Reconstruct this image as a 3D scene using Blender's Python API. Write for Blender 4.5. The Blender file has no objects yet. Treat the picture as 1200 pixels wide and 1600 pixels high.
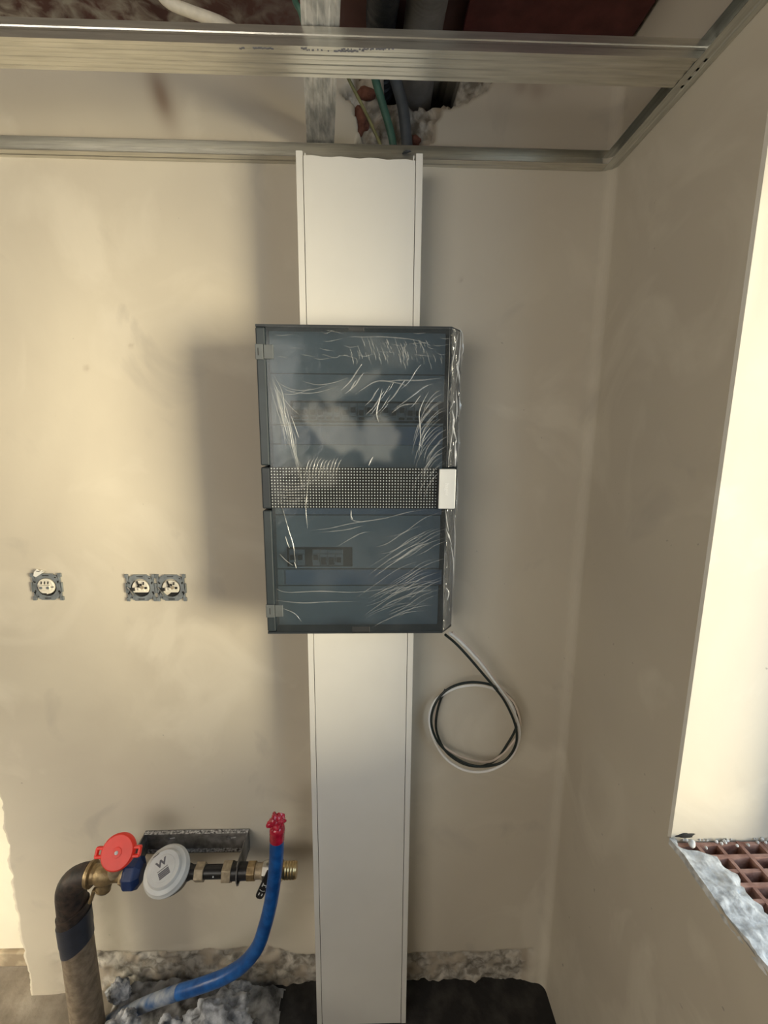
import bpy, bmesh, math, random
import numpy as np
from mathutils import Vector, Matrix

# ------------------------------------------------------------------ camera, world, lights, exposure
S = bpy.context.scene
COL = S.collection
F_PX, PITCH, YAW, ROLL = 677.13, .171348, .0268553, .0070214
_cp, _sp, _cy, _sy = math.cos(PITCH), math.sin(PITCH), math.cos(YAW), math.sin(YAW)
FW = Vector((_sy*_cp, _cy*_cp, -_sp)); RT = Vector((_cy, -_sy, 0)); UP = RT.cross(FW)
_c, _s = math.cos(ROLL), math.sin(ROLL)
RT, UP = _c*RT + _s*UP, -_s*RT + _c*UP
CAM = Vector((0, -1.1, 1.723))
cam = bpy.data.objects.new('camera', bpy.data.cameras.new('camera')); COL.objects.link(cam)
cam.data.sensor_fit = 'HORIZONTAL'; cam.data.sensor_width = 36; cam.data.lens = F_PX*36/1200
cam.data.clip_start = .01
cam.matrix_world = Matrix(((RT.x, UP.x, -FW.x, CAM.x), (RT.y, UP.y, -FW.y, CAM.y), (RT.z, UP.z, -FW.z, CAM.z), (0, 0, 0, 1)))
S.camera = cam

W = bpy.data.worlds.new('sky'); S.world = W; W.use_nodes = True
W.node_tree.nodes['Background'].inputs[0].default_value = (.64, .82, 1, 1)
W.node_tree.nodes['Background'].inputs[1].default_value = 2.5

def area(name, loc, target, sx, sy, power, col):
    d = bpy.data.lights.new(name, 'AREA'); d.shape = 'RECTANGLE'; d.size = sx; d.size_y = sy
    d.energy = power; d.color = col
    o = bpy.data.objects.new(name, d); COL.objects.link(o); o.location = loc
    o.rotation_euler = (Vector(target)-Vector(loc)).to_track_quat('-Z', 'Y').to_euler()
    return o
# sunlit house front across the street (seen through the window), sky through the window opening, light from the left room, and an added fill lamp behind the camera
area('sunlit_facade', (12.2, -7.3, .6), (-.5, 0, 1.7), 5.0, 7.4, 3700, (1, .86, .57))
por = area('window_portal', (.90, -.882, 1.591), (-1, -.882, 1.591), .93, 1.21, 1, (1, 1, 1)); por.data.cycles.is_portal = True
area('rear_fill_light', (-1.0, -2.9, 1.85), (-.05, 0, 1.7), 2.8, 1.3, 40, (1, .94, .84))
lr = area('left_room_light', (-2.3, -.75, .9), (-1.2, .09, .25), .5, .8, 3.2, (1, .90, .70)); lr.data.spread = math.radians(50)

S.view_settings.view_transform = 'Standard'; S.view_settings.look = 'None'
S.view_settings.gamma = 1; S.view_settings.use_curve_mapping = False
S.view_settings.exposure = 0.13

# ------------------------------------------------------------------ helpers
rnd = random.Random(7)
R0 = rnd.uniform
def at(px, py, Y=None, Z=None, X=None):
    """world point seen at a photo pixel on the plane Y=, Z= or X="""
    d = FW + RT*((px-600)/F_PX) + UP*((800-py)/F_PX)
    if Y is not None: t = (Y-CAM.y)/d.y
    elif Z is not None: t = (Z-CAM.z)/d.z
    else: t = (X-CAM.x)/d.x
    return CAM + d*t

def lattice(seed, n=64):
    return np.random.default_rng(seed).random((n, n))
def vnoise(x, y, seed=0):
    L = lattice(seed); n = L.shape[0]
    xi, yi = np.floor(x).astype(int), np.floor(y).astype(int)
    fx, fy = x-xi, y-yi; fx = fx*fx*(3-2*fx); fy = fy*fy*(3-2*fy)
    g = lambda a, b: L[a % n, b % n]
    return (g(xi, yi)*(1-fx)+g(xi+1, yi)*fx)*(1-fy) + (g(xi, yi+1)*(1-fx)+g(xi+1, yi+1)*fx)*fy
def fbm(x, y, seed=0, o=4):
    v = 0; a = .5; t = 0
    for k in range(o):
        v = v + a*vnoise(x*2**k, y*2**k, seed+k*13); t += a; a *= .5
    return v/t
def inpoly(x, y, poly):
    r = np.zeros(x.shape, bool); n = len(poly)
    for i in range(n):
        x0, y0 = poly[i]; x1, y1 = poly[(i+1) % n]
        if y0 == y1: continue
        c = ((y0 > y) != (y1 > y)) & (x < (x1-x0)*(y-y0)/(y1-y0)+x0)
        r ^= c
    return r
def sstep(a, b, v):
    t = np.clip((v-a)/(b-a), 0, 1); return t*t*(3-2*t)

# materials ---------------------------------------------------------
def newmat(name):
    m = bpy.data.materials.new(name); m.use_nodes = True
    nt = m.node_tree; return m, nt, nt.nodes['Principled BSDF']
def mat(name, c, rough=.6, metal=0, var=.12, scale=30, bump=.15, bscale=None, c2=None, spec=.5, coat=0, stretch=None):
    """principled with noise-driven colour variation and fine relief"""
    m, nt, b = newmat(name); N, L = nt.nodes, nt.links
    tc = N.new('ShaderNodeTexCoord'); mp = N.new('ShaderNodeMapping')
    L.new(tc.outputs['Object'], mp.inputs[0])
    if stretch: mp.inputs['Scale'].default_value = stretch
    no = N.new('ShaderNodeTexNoise'); no.inputs['Scale'].default_value = scale; no.inputs['Detail'].default_value = 5
    L.new(mp.outputs[0], no.inputs['Vector'])
    rp = N.new('ShaderNodeValToRGB'); rp.color_ramp.elements[0].position = .35; rp.color_ramp.elements[1].position = .65
    lo = [max(0, v*(1-var)) for v in c]; hi = [min(1, v*(1+var)) for v in c] if c2 is None else c2
    rp.color_ramp.elements[0].color = (*lo, 1); rp.color_ramp.elements[1].color = (*hi, 1)
    L.new(no.outputs['Fac'], rp.inputs[0]); L.new(rp.outputs[0], b.inputs['Base Color'])
    b.inputs['Roughness'].default_value = rough; b.inputs['Metallic'].default_value = metal
    b.inputs['Specular IOR Level'].default_value = spec; b.inputs['Coat Weight'].default_value = coat
    if bump:
        n2 = N.new('ShaderNodeTexNoise'); n2.inputs['Scale'].default_value = bscale or scale*6; n2.inputs['Detail'].default_value = 3
        L.new(mp.outputs[0], n2.inputs['Vector'])
        bp = N.new('ShaderNodeBump'); bp.inputs['Strength'].default_value = bump; bp.inputs['Distance'].default_value = .002
        L.new(n2.outputs['Fac'], bp.inputs['Height']); L.new(bp.outputs[0], b.inputs['Normal'])
    return m
def mixrgb(nt, fac, a, b):
    n = nt.nodes.new('ShaderNodeMix'); n.data_type = 'RGBA'
    for s, v in ((0, fac), (6, a), (7, b)):
        if hasattr(v, 'node'): nt.links.new(v, n.inputs[s])
        elif s: n.inputs[s].default_value = (*v, 1)
        else: n.inputs[s].default_value = v
    return n.outputs[2]
def noise_fac(nt, scale, lo, hi, detail=5, vec=None, dist=0):
    no = nt.nodes.new('ShaderNodeTexNoise'); no.inputs['Scale'].default_value = scale
    no.inputs['Detail'].default_value = detail; no.inputs['Distortion'].default_value = dist
    if vec is not None: nt.links.new(vec, no.inputs['Vector'])
    mr = nt.nodes.new('ShaderNodeMapRange'); mr.inputs['From Min'].default_value = lo; mr.inputs['From Max'].default_value = hi
    nt.links.new(no.outputs['Fac'], mr.inputs['Value']); return mr.outputs[0]
def attr(nt, name):
    a = nt.nodes.new('ShaderNodeAttribute'); a.attribute_name = name; return a.outputs['Fac']

def plaster(name, use_attr):
    m, nt, b = newmat(name); N, L = nt.nodes, nt.links
    tc = N.new('ShaderNodeTexCoord').outputs['Object']
    base = mixrgb(nt, noise_fac(nt, 2.2, .35, .65, 4, tc, .6), (.60, .545, .45), (.655, .60, .495))
    base = mixrgb(nt, noise_fac(nt, 3.1, .54, .66, 6, tc, 1.2), base, (.69, .635, .53))      # paler trowelled patches
    base = mixrgb(nt, noise_fac(nt, 5.0, .62, .78, 6, tc, .8), base, (.53, .485, .41))       # damp grey smudges
    sp = noise_fac(nt, 46, .76, .80, 2, tc)
    base = mixrgb(nt, sp, base, (.40, .36, .30))
    if use_attr:
        base = mixrgb(nt, attr(nt, 'stain'), base, (.20, .12, .08))
        rub = mixrgb(nt, noise_fac(nt, 38, .38, .62, 6, tc, .5), (.24, .215, .18), (.60, .565, .50))
        rub = mixrgb(nt, noise_fac(nt, 17, .5, .62, 5, tc), rub, (.46, .40, .32))
        base = mixrgb(nt, attr(nt, 'expose'), base, rub)
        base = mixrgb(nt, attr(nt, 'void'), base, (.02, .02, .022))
    L.new(base, b.inputs['Base Color']); b.inputs['Roughness'].default_value = .85
    b.inputs['Specular IOR Level'].default_value = .25
    n2 = N.new('ShaderNodeTexNoise'); n2.inputs['Scale'].default_value = 9; n2.inputs['Detail'].default_value = 8; L.new(tc, n2.inputs['Vector'])
    bp = N.new('ShaderNodeBump'); bp.inputs['Strength'].default_value = .25; bp.inputs['Distance'].default_value = .006
    L.new(n2.outputs['Fac'], bp.inputs['Height']); L.new(bp.outputs[0], b.inputs['Normal'])
    return m

def seethrough(name, tint, gloss, diff, dcol, rough=.15, attr_haze=None):
    """clear or smoked plastic: tinted transparency under a gloss, with a little milkiness"""
    m = bpy.data.materials.new(name); m.use_nodes = True; nt = m.node_tree; N, L = nt.nodes, nt.links
    N.clear(); out = N.new('ShaderNodeOutputMaterial')
    t = N.new('ShaderNodeBsdfTransparent'); t.inputs[0].default_value = (*tint, 1)
    g = N.new('ShaderNodeBsdfGlossy'); g.inputs['Roughness'].default_value = rough; g.inputs[0].default_value = (1, 1, 1, 1)
    d = N.new('ShaderNodeBsdfDiffuse'); d.inputs[0].default_value = (*dcol, 1)
    lw = N.new('ShaderNodeLayerWeight'); lw.inputs[0].default_value = .25
    mg = N.new('ShaderNodeMath'); mg.operation = 'MULTIPLY_ADD'; L.new(lw.outputs['Fresnel'], mg.inputs[0])
    mg.inputs[1].default_value = gloss; mg.inputs[2].default_value = gloss*.25
    m1 = N.new('ShaderNodeMixShader'); m2 = N.new('ShaderNodeMixShader')
    if attr_haze:
        h = N.new('ShaderNodeMath'); h.operation = 'ADD'; L.new(attr(nt, attr_haze), h.inputs[0]); h.inputs[1].default_value = diff
        L.new(h.outputs[0], m1.inputs[0])
    else: m1.inputs[0].default_value = diff
    L.new(t.outputs[0], m1.inputs[1]); L.new(d.outputs[0], m1.inputs[2])
    L.new(mg.outputs[0], m2.inputs[0]); L.new(m1.outputs[0], m2.inputs[1]); L.new(g.outputs[0], m2.inputs[2])
    L.new(m2.outputs[0], out.inputs[0]); return m

M = {}
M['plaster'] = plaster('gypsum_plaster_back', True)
M['plaster2'] = plaster('gypsum_plaster', False)
M['galv'] = mat('galvanised_steel', (.64, .625, .565), .30, .90, .10, 12, .12, 60, stretch=(1, 14, 14))
M['galv_y'] = mat('galvanised_steel_depth', (.62, .63, .60), .32, .88, .12, 14, .12, 60, stretch=(14, 1, 14))
M['galv_dust'] = mat('galvanised_steel_dusty', (.42, .42, .40), .5, .6, .1, 55, .2, 90, c2=(.72, .70, .66), stretch=(2, .5, 1))
M['pvc'] = mat('ivory_pvc', (.76, .745, .70), .35, 0, .02, 6, .03, 40)
M['graphite'] = mat('graphite_plastic', (.022, .028, .034), .4, 0, .1, 20, .05)
M['hinge_block'] = mat('light_grey_hinge', (.10, .112, .118), .4, 0, .08, 30, .05)
M['hinge'] = mat('grey_hinge_plastic', (.030, .040, .047), .4, 0, .08, 30, .05)
M['panel'] = mat('grey_panel_plastic', (.62, .63, .62), .5, 0, .03, 8, .03)
M['label'] = mat('label_strip_paper', (.44, .50, .62), .4, 0, .05, 40, .03)
M['breaker'] = mat('breaker_plastic', (.40, .41, .42), .5, 0, .08, 40, .05)
M['breaker_dark'] = mat('breaker_toggle_black', (.02, .022, .025), .4, 0, .1, 40, .05)
M['smoke'] = seethrough('smoked_door', (.50, .56, .61), .06, .05, (.16, .22, .26), .08)
M['band'] = seethrough('smoked_band', (.36, .385, .40), .05, .05, (.14, .17, .19), .15)
M['film'] = seethrough('clear_film', (1, 1, 1), .065, .015, (.9, .92, .92), .22, 'haze')
M['film_side'] = seethrough('film_edge_sheen', (1, 1, 1), .55, .10, (.9, .94, .95), .18, 'haze')  # milkier copy of the film, painting in the sheen of the sloping edge
M['crease'] = seethrough('film_crease', (1, 1, 1), .26, .20, (.95, .96, .95), .25)  # milky white stands in for highlights along the folds
M['crease_glint'] = seethrough('film_crease_glint', (1, 1, 1), .5, .70, (.98, .99, .98), .2)  # near-white colour paints the glints on the brightest folds
M['dot'] = mat('white_print', (.40, .43, .43), .5, 0, .04, 20, 0)
M['silver'] = mat('silver_white_plastic', (.80, .80, .77), .35, .1, .02, 20, .02)
M['emboss'] = mat('embossed_letter', (.93, .93, .91), .3, 0, .01, 20, 0)
M['zinc'] = mat('zinc_plate', (.27, .30, .32), .42, .55, .18, 70, .2)
M['dark'] = mat('black_recess', (.018, .018, .018), .8, 0, .2, 30, .1)
M['cream'] = mat('cream_thermoplastic', (.78, .74, .64), .5, 0, .06, 90, .1)
M['brass'] = mat('dull_brass', (.36, .27, .15), .42, .75, .3, 60, .3)
M['brass_bright'] = mat('bright_brass', (.60, .46, .24), .28, .9, .15, 60, .15)
M['brassgrey'] = mat('weathered_brass', (.42, .35, .25), .5, .5, .2, 70, .25)
M['nickel'] = mat('nickel_plate', (.55, .54, .50), .3, .9, .1, 50, .1)
M['black'] = mat('black_plastic', (.014, .014, .016), .35, 0, .2, 40, .1)
M['navy'] = mat('dark_blue_plastic', (.012, .035, .13), .4, 0, .15, 50, .1)
M['red'] = mat('bright_red_plastic', (.98, .045, .025), .38, 0, .05, 40, .05)
M['white'] = mat('white_plastic', (.70, .72, .72), .4, 0, .06, 25, .06)
M['grey_print'] = mat('grey_print', (.16, .16, .18), .6, 0, .1, 40, 0)
M['white_print'] = mat('white_letter', (.8, .85, .85), .5, 0, .02, 40, 0)
M['pipe'] = mat('brown_dusty_pipe', (.22, .17, .12), .75, 0, .15, 60, .35, 240, c2=(.30, .24, .175))
M['wrap'] = mat('black_pipe_wrap', (.018, .017, .018), .55, 0, .3, 60, .5, 140, c2=(.06, .04, .032))
M['tape'] = mat('dark_blue_grey_tape', (.028, .034, .052), .42, 0, .1, 30, .15)
M['bluepipe'] = mat('blue_pipe', (.004, .075, .30), .35, 0, .2, 35, .15, c2=(.012, .12, .42))
M['dustblue'] = mat('dusty_blue_pipe', (.02, .09, .25), .6, 0, .2, 26, .3, c2=(.30, .33, .38))
M['redtape'] = mat('red_glossy_tape', (.45, .008, .035), .2, 0, .2, 60, .6, 60, c2=(.62, .02, .06), coat=.5)
M['steel'] = mat('raw_dusty_steel', (.15, .142, .135), .6, .3, .25, 40, .3, c2=(.28, .27, .255))
M['dustlip'] = mat('dust_on_steel', (.10, .095, .09), .9, 0, .2, 160, .8, c2=(.85, .84, .82))
M['dustwhite'] = mat('white_dust', (.55, .54, .52), .9, 0, .25, 120, .8, c2=(.85, .84, .82))
M['mortar'] = mat('white_mortar', (.52, .53, .53), .9, 0, .15, 75, 1, 110, c2=(.80, .82, .83))
M['rubble'] = mat('grey_rubble', (.11, .11, .11), .95, 0, .3, 26, 1, 70, c2=(.45, .45, .45))
M['lump'] = mat('pale_plaster_lump', (.20, .21, .225), .95, 0, .2, 38, 1, 120, c2=(.58, .60, .64))
M['clay'] = mat('red_clay_brick', (.30, .145, .11), .85, 0, .2, 40, .6, 120, c2=(.44, .27, .22))
M['oldbrick'] = mat('old_red_brick', (.15, .05, .032), .9, 0, .3, 40, .7, c2=(.24, .10, .065))
M['wirewhite'] = mat('white_cable_sheath', (.92, .90, .86), .4, 0, .03, 30, .03)
M['wirepink'] = mat('cream_cable_sheath', (.78, .66, .56), .4, 0, .05, 30, .03)
M['wireblack'] = mat('black_cable_sheath', (.014, .022, .020), .4, 0, .1, 30, .03)
M['green'] = mat('green_conduit', (.06, .15, .11), .5, 0, .15, 40, .1)
M['yg'] = mat('yellow_green_cable', (.22, .21, .09), .5, 0, .2, 50, .1)
M['greyhose'] = mat('grey_conduit', (.075, .085, .095), .55, 0, .15, 40, .1)
M['greytube'] = mat('light_grey_duct', (.22, .21, .20), .6, 0, .15, 30, .2)
M['blackhose'] = mat('black_corrugated', (.02, .022, .026), .5, 0, .2, 40, .2)
M['redbeam'] = mat('red_oxide_paint', (.11, .022, .022), .6, .1, .2, 25, .3, c2=(.14, .032, .030))
M['creamwall'] = mat('cream_paint', (.90, .85, .70), .8, 0, .03, 6, .15, 40)
M['barestone'] = mat('bare_plinth', (.42, .34, .24), .9, 0, .2, 20, .5, c2=(.60, .50, .36))
M['paper'] = mat('torn_white_paper', (.85, .84, .80), .8, 0, .03, 30, .2)

def floor_mat():
    m, nt, b = newmat('screed'); N, L = nt.nodes, nt.links
    tc = N.new('ShaderNodeTexCoord').outputs['Object']
    dusty = mixrgb(nt, noise_fac(nt, 9, .4, .65, 7, tc), (.20, .17, .135), (.34, .30, .25))
    dark = mixrgb(nt, noise_fac(nt, 14, .45, .75, 7, tc), (.018, .017, .017), (.06, .056, .052))
    sx = N.new('ShaderNodeSeparateXYZ'); L.new(tc, sx.inputs[0])
    nz = noise_fac(nt, 8, .2, .8, 4, tc)
    ad = N.new('ShaderNodeMath'); ad.operation = 'MULTIPLY_ADD'; L.new(nz, ad.inputs[0]); ad.inputs[1].default_value = .12; L.new(sx.outputs[0], ad.inputs[2])
    mr = N.new('ShaderNodeMapRange'); mr.inputs['From Min'].default_value = -.30; mr.inputs['From Max'].default_value = -.24; L.new(ad.outputs[0], mr.inputs['Value'])
    L.new(mixrgb(nt, mr.outputs[0], dusty, dark), b.inputs['Base Color']); b.inputs['Roughness'].default_value = .9
    n2 = N.new('ShaderNodeTexNoise'); n2.inputs['Scale'].default_value = 60; n2.inputs['Detail'].default_value = 6; L.new(tc, n2.inputs['Vector'])
    bp = N.new('ShaderNodeBump'); bp.inputs['Strength'].default_value = .6; bp.inputs['Distance'].default_value = .004
    L.new(n2.outputs['Fac'], bp.inputs['Height']); L.new(bp.outputs[0], b.inputs['Normal']); return m
M['floor'] = floor_mat()
def slab_mat():
    m, nt, b = newmat('old_slab'); N, L = nt.nodes, nt.links
    tc = N.new('ShaderNodeTexCoord').outputs['Object']
    red = mixrgb(nt, noise_fac(nt, 6, .4, .6, 5, tc), (.075, .032, .026), (.13, .062, .05))
    sx = N.new('ShaderNodeSeparateXYZ'); L.new(tc, sx.inputs[0])
    mr = N.new('ShaderNodeMapRange'); mr.inputs['From Min'].default_value = -.05; mr.inputs['From Max'].default_value = -.45
    L.new(sx.outputs[0], mr.inputs['Value'])
    f = noise_fac(nt, 26, .42, .66, 9, tc, .5)
    mu = N.new('ShaderNodeMath'); mu.operation = 'MULTIPLY'; L.new(f, mu.inputs[0]); L.new(mr.outputs[0], mu.inputs[1])
    L.new(mixrgb(nt, mu.outputs[0], red, (.42, .38, .31)), b.inputs['Base Color']); b.inputs['Roughness'].default_value = .9
    return m
M['slab'] = slab_mat()

# mesh building -------------------------------------------------------
def frame(axis):
    a = Vector(axis).normalized(); h = Vector((0, 0, 1)) if abs(a.z) < .9 else Vector((0, 1, 0))
    u = h.cross(a).normalized(); return u, a.cross(u), a
class MB:
    def __init__(s): s.v = []; s.f = []
    def add(s, vs, fs):
        o = len(s.v); s.v += [tuple(v) for v in vs]; s.f += [tuple(i+o for i in f) for f in fs]; return s
    def box(s, x0, x1, y0, y1, z0, z1, rot=None, ctr=None):
        vs = [Vector((x, y, z)) for x in (x0, x1) for y in (y0, y1) for z in (z0, z1)]
        if rot is not None:
            c = Vector(ctr) if ctr is not None else sum(vs, Vector())/8
            vs = [c + rot @ (v-c) for v in vs]
        return s.add(vs, [(0, 1, 3, 2), (4, 6, 7, 5), (0, 4, 5, 1), (2, 3, 7, 6), (0, 2, 6, 4), (1, 5, 7, 3)])
    def obox(s, o, u, v, w, a, b, c):
        """box centred at o with half sizes a, b, c along u, v, w"""
        o, u, v, w = map(Vector, (o, u, v, w)); vs = [o+u*(i*a)+v*(j*b)+w*(k*c) for i in (-1, 1) for j in (-1, 1) for k in (-1, 1)]
        return s.add(vs, [(0, 1, 3, 2), (4, 6, 7, 5), (0, 4, 5, 1), (2, 3, 7, 6), (0, 2, 6, 4), (1, 5, 7, 3)])
    def lathe(s, prof, o, axis, n=24, cap=True, phase=0):
        u, v, a = frame(axis); o = Vector(o); vs = []; fs = []
        for h, r in prof:
            for k in range(n):
                t = 2*math.pi*k/n+phase; vs.append(o+a*h+u*(r*math.cos(t))+v*(r*math.sin(t)))
        for i in range(len(prof)-1):
            for k in range(n):
                k2 = (k+1) % n; fs.append((i*n+k, i*n+k2, (i+1)*n+k2, (i+1)*n+k))
        if cap:
            fs.append(tuple(range(n-1, -1, -1))); fs.append(tuple((len(prof)-1)*n+k for k in range(n)))
        return s.add(vs, fs)
    def cyl(s, p, q, r0, r1=None, n=20, phase=0):
        p, q = Vector(p), Vector(q); L = (q-p).length
        return s.lathe([(0, r0), (L, r0 if r1 is None else r1)], p, q-p, n, True, phase)
    def tube(s, pts, r, n=12, cap=True):
        pts = [Vector(p) for p in pts]; m = len(pts); rs = r if isinstance(r, (list, tuple)) else [r]*m
        vs = []; fs = []; u = None
        for i in range(m):
            t = (pts[min(i+1, m-1)]-pts[max(i-1, 0)]).normalized()
            if u is None: u = frame(t)[0]
            u = (u - t*u.dot(t)).normalized(); v = t.cross(u)
            for k in range(n):
                a = 2*math.pi*k/n; vs.append(pts[i]+u*(rs[i]*math.cos(a))+v*(rs[i]*math.sin(a)))
        for i in range(m-1):
            for k in range(n):
                k2 = (k+1) % n; fs.append((i*n+k, i*n+k2, (i+1)*n+k2, (i+1)*n+k))
        if cap: fs.append(tuple(range(n-1, -1, -1))); fs.append(tuple((m-1)*n+k for k in range(n)))
        return s.add(vs, fs)
    def prism(s, poly, axis, a, b):
        """closed 2-D outline swept along X, Y or Z from a to b"""
        def p3(p, h): return {'X': (h, p[0], p[1]), 'Y': (p[0], h, p[1]), 'Z': (p[0], p[1], h)}[axis]
        n = len(poly); vs = [p3(p, a) for p in poly]+[p3(p, b) for p in poly]
        fs = [(k, (k+1) % n, (k+1) % n+n, k+n) for k in range(n)]+[tuple(range(n-1, -1, -1)), tuple(range(n, 2*n))]
        return s.add(vs, fs)
    def build(s, name, m, parent=None, smooth=None, bev=0, loc=None):
        me = bpy.data.meshes.new(name); me.from_pydata(s.v, [], s.f); me.materials.append(m)
        bm = bmesh.new(); bm.from_mesh(me); bmesh.ops.recalc_face_normals(bm, faces=bm.faces); bm.to_mesh(me); bm.free()
        return link(name, me, parent, smooth, bev, loc)
def link(name, me, parent=None, smooth=None, bev=0, loc=None):
    if smooth: me.shade_smooth(); me.set_sharp_from_angle(angle=math.radians(smooth))
    o = bpy.data.objects.new(name, me); COL.objects.link(o)
    if loc is not None: o.location = loc
    if parent is not None:
        o.parent = parent
        if parent.type == 'EMPTY': o.matrix_parent_inverse = Matrix.Translation(-parent.location)
    if bev:
        b = o.modifiers.new('bevel', 'BEVEL'); b.width = bev; b.segments = 2; b.limit_method = 'ANGLE'; b.angle_limit = .6
    return o
def thing(name, label, cat, loc, group=None):
    o = bpy.data.objects.new(name, None); o.empty_display_size = .05; COL.objects.link(o); o.location = loc
    return tag(o, label, cat, group)
def tag(o, label, cat, group=None, kind=None):
    o['label'] = label; o['category'] = cat
    if group: o['group'] = group
    if kind: o['kind'] = kind
    return o
def struct(o): o['kind'] = 'structure'; return o
def stuff(o): o['kind'] = 'stuff'; return o
def spline(pts, k=8):
    P = [Vector(p) for p in pts]; P = [P[0]*2-P[1]]+P+[P[-1]*2-P[-2]]; out = []
    for i in range(1, len(P)-2):
        for j in range(k):
            t = j/k; a, b, c, d = P[i-1:i+3]
            out.append(.5*((2*b)+(c-a)*t+(2*a-5*b+4*c-d)*t*t+(3*b-a-3*c+d)*t**3))
    out.append(P[-2]); return out
def text_mesh(name, body, size, m, origin, xdir, normal, parent, depth=.0004, squash=1, bold=0):
    cu = bpy.data.curves.new(name, 'FONT'); cu.body = body; cu.size = size; cu.extrude = depth; cu.offset = bold
    cu.align_x = 'CENTER'; cu.align_y = 'CENTER'
    t = bpy.data.objects.new(name, cu); COL.objects.link(t)
    dg = bpy.context.evaluated_depsgraph_get(); me = bpy.data.meshes.new_from_object(t.evaluated_get(dg))
    bpy.data.objects.remove(t); bpy.data.curves.remove(cu)
    x = Vector(xdir).normalized(); n = Vector(normal).normalized(); y = n.cross(x)
    mx = Matrix(((x.x*squash, y.x, n.x, origin[0]), (x.y*squash, y.y, n.y, origin[1]), (x.z*squash, y.z, n.z, origin[2]), (0, 0, 0, 1)))
    me.transform(mx); me.materials.clear(); me.materials.append(m)
    return link(name, me, parent)
def lumpy(name, c, r, m, seed, parent=None, amp=.35, sub=4):
    bm = bmesh.new(); bmesh.ops.create_icosphere(bm, subdivisions=sub, radius=1)
    from mathutils import noise
    for v in bm.verts:
        p = v.co.copy(); q = p*1.3+Vector((seed*3.7, seed, 0))
        d = 1+amp*(noise.noise(q)+.5*noise.noise(q*2.3)+.30*noise.noise(q*5.1)+.20*abs(noise.noise(q*11))+.12*noise.noise(q*23)+.07*noise.noise(q*46))
        v.co = Vector((p.x*r[0]*d+c[0], p.y*r[1]*d+c[1], p.z*r[2]*d+c[2]))
    me = bpy.data.meshes.new(name); bm.to_mesh(me); bm.free(); me.materials.append(m)
    return link(name, me, parent, 60)

# ------------------------------------------------------------------ setting
SLAB_Z, XR = 2.585, .552
# back wall: trowelled plaster with a chipped foot, a broken left end and an opening hacked out for the conduits
def back_wall():
    st = .0062
    xs = np.arange(-1.056, XR+.004, st); zs = np.arange(0, SLAB_Z+.02, st)
    X, Z = np.meshgrid(xs, zs, indexing='ij')
    jag = (fbm(Z[0]*9, Z[0]*0+3, 5)-.5)*.030 + (fbm(Z[0]*40, Z[0]*0, 6)-.5)*.014
    X[0, :] += jag; X[1, :] += jag*.6
    ln = .125 + .03*(X < -.2)*(1-sstep(-.35, -.2, X)) + (fbm(X*14, X*0, 11)-.5)*.035
    ex = sstep(ln+.008, ln-.004, Z)
    ex = np.where(X < -.90, ex*sstep(-1.02, -.9, X)*.4, ex)
    hole_px = [(546, 100), (548, 132), (538, 152), (554, 172), (556, 196), (562, 234), (640, 238), (672, 234), (682, 214), (686, 186), (696, 168), (726, 152), (756, 136), (770, 100)]
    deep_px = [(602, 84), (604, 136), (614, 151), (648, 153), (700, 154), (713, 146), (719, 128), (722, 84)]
    dist = 0
    wx, wz = (fbm(X*38, Z*38, 21)-.5)*.05, (fbm(X*38, Z*38, 31)-.5)*.05
    tow = lambda P: [(at(a, b, Y=0).x, at(a, b, Y=0).z) for a, b in P]
    hole = inpoly(X+wx, Z+wz, tow(hole_px)); deep = inpoly(X+wx*.4, Z+wz*.4, tow(deep_px))
    Y = (fbm(X*2.2, Z*2.2, 41, 3)-.5)*.006
    edge = 1-sstep(XR-.07, XR-.03, X); Y = Y*edge; ex = ex*edge
    Y = Y + ex*(.014+(fbm(X*30, Z*30, 51)-.5)*.026)
    Y = np.where(hole, .028+(fbm(X*42, Z*42, 61)-.5)*.05, Y)
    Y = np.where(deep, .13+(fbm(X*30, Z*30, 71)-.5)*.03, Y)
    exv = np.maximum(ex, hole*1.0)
    q = at(252, 150, Y=0); d2 = ((X-q.x-(Z-q.z)*-.25)/.022)**2+((Z-q.z)/.055)**2
    stain = np.exp(-d2)*.75
    for (a, b, s_) in ((135, 575, .006), (967, 460, .004), (720, 437, .004), (205, 540, .005), (840, 140, .02), (815, 135, .015)):
        q = at(a, b, Y=0); stain = np.maximum(stain, .35*np.exp(-((X-q.x)/s_)**2-((Z-q.z)/s_)**2))
    n, m_ = X.shape
    vs = np.stack([X, Y, Z], -1).reshape(-1, 3)
    idx = np.arange(n*m_).reshape(n, m_)
    fs = np.stack([idx[:-1, :-1], idx[1:, :-1], idx[1:, 1:], idx[:-1, 1:]], -1).reshape(-1, 4)
    # broken end face turns back to the recessed wall behind
    k = np.arange(m_); endv = np.stack([X[0]+.004, np.full(m_, .12), Z[0]], -1)
    base = len(vs); vs = np.vstack([vs, endv])
    ef = np.stack([idx[0, :-1], idx[0, 1:], base+k[1:], base+k[:-1]], -1)
    fs = np.vstack([fs, ef])
    me = bpy.data.meshes.new('wall_back'); me.from_pydata(vs.tolist(), [], fs.tolist()); me.materials.append(M['plaster'])
    pad = np.zeros(m_)
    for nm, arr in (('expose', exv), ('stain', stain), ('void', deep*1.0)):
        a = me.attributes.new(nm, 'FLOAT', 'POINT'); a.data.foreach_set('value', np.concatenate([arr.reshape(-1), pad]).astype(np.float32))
    me.shade_smooth()
    return struct(link('wall_back', me))
wall_back = back_wall()
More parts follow.
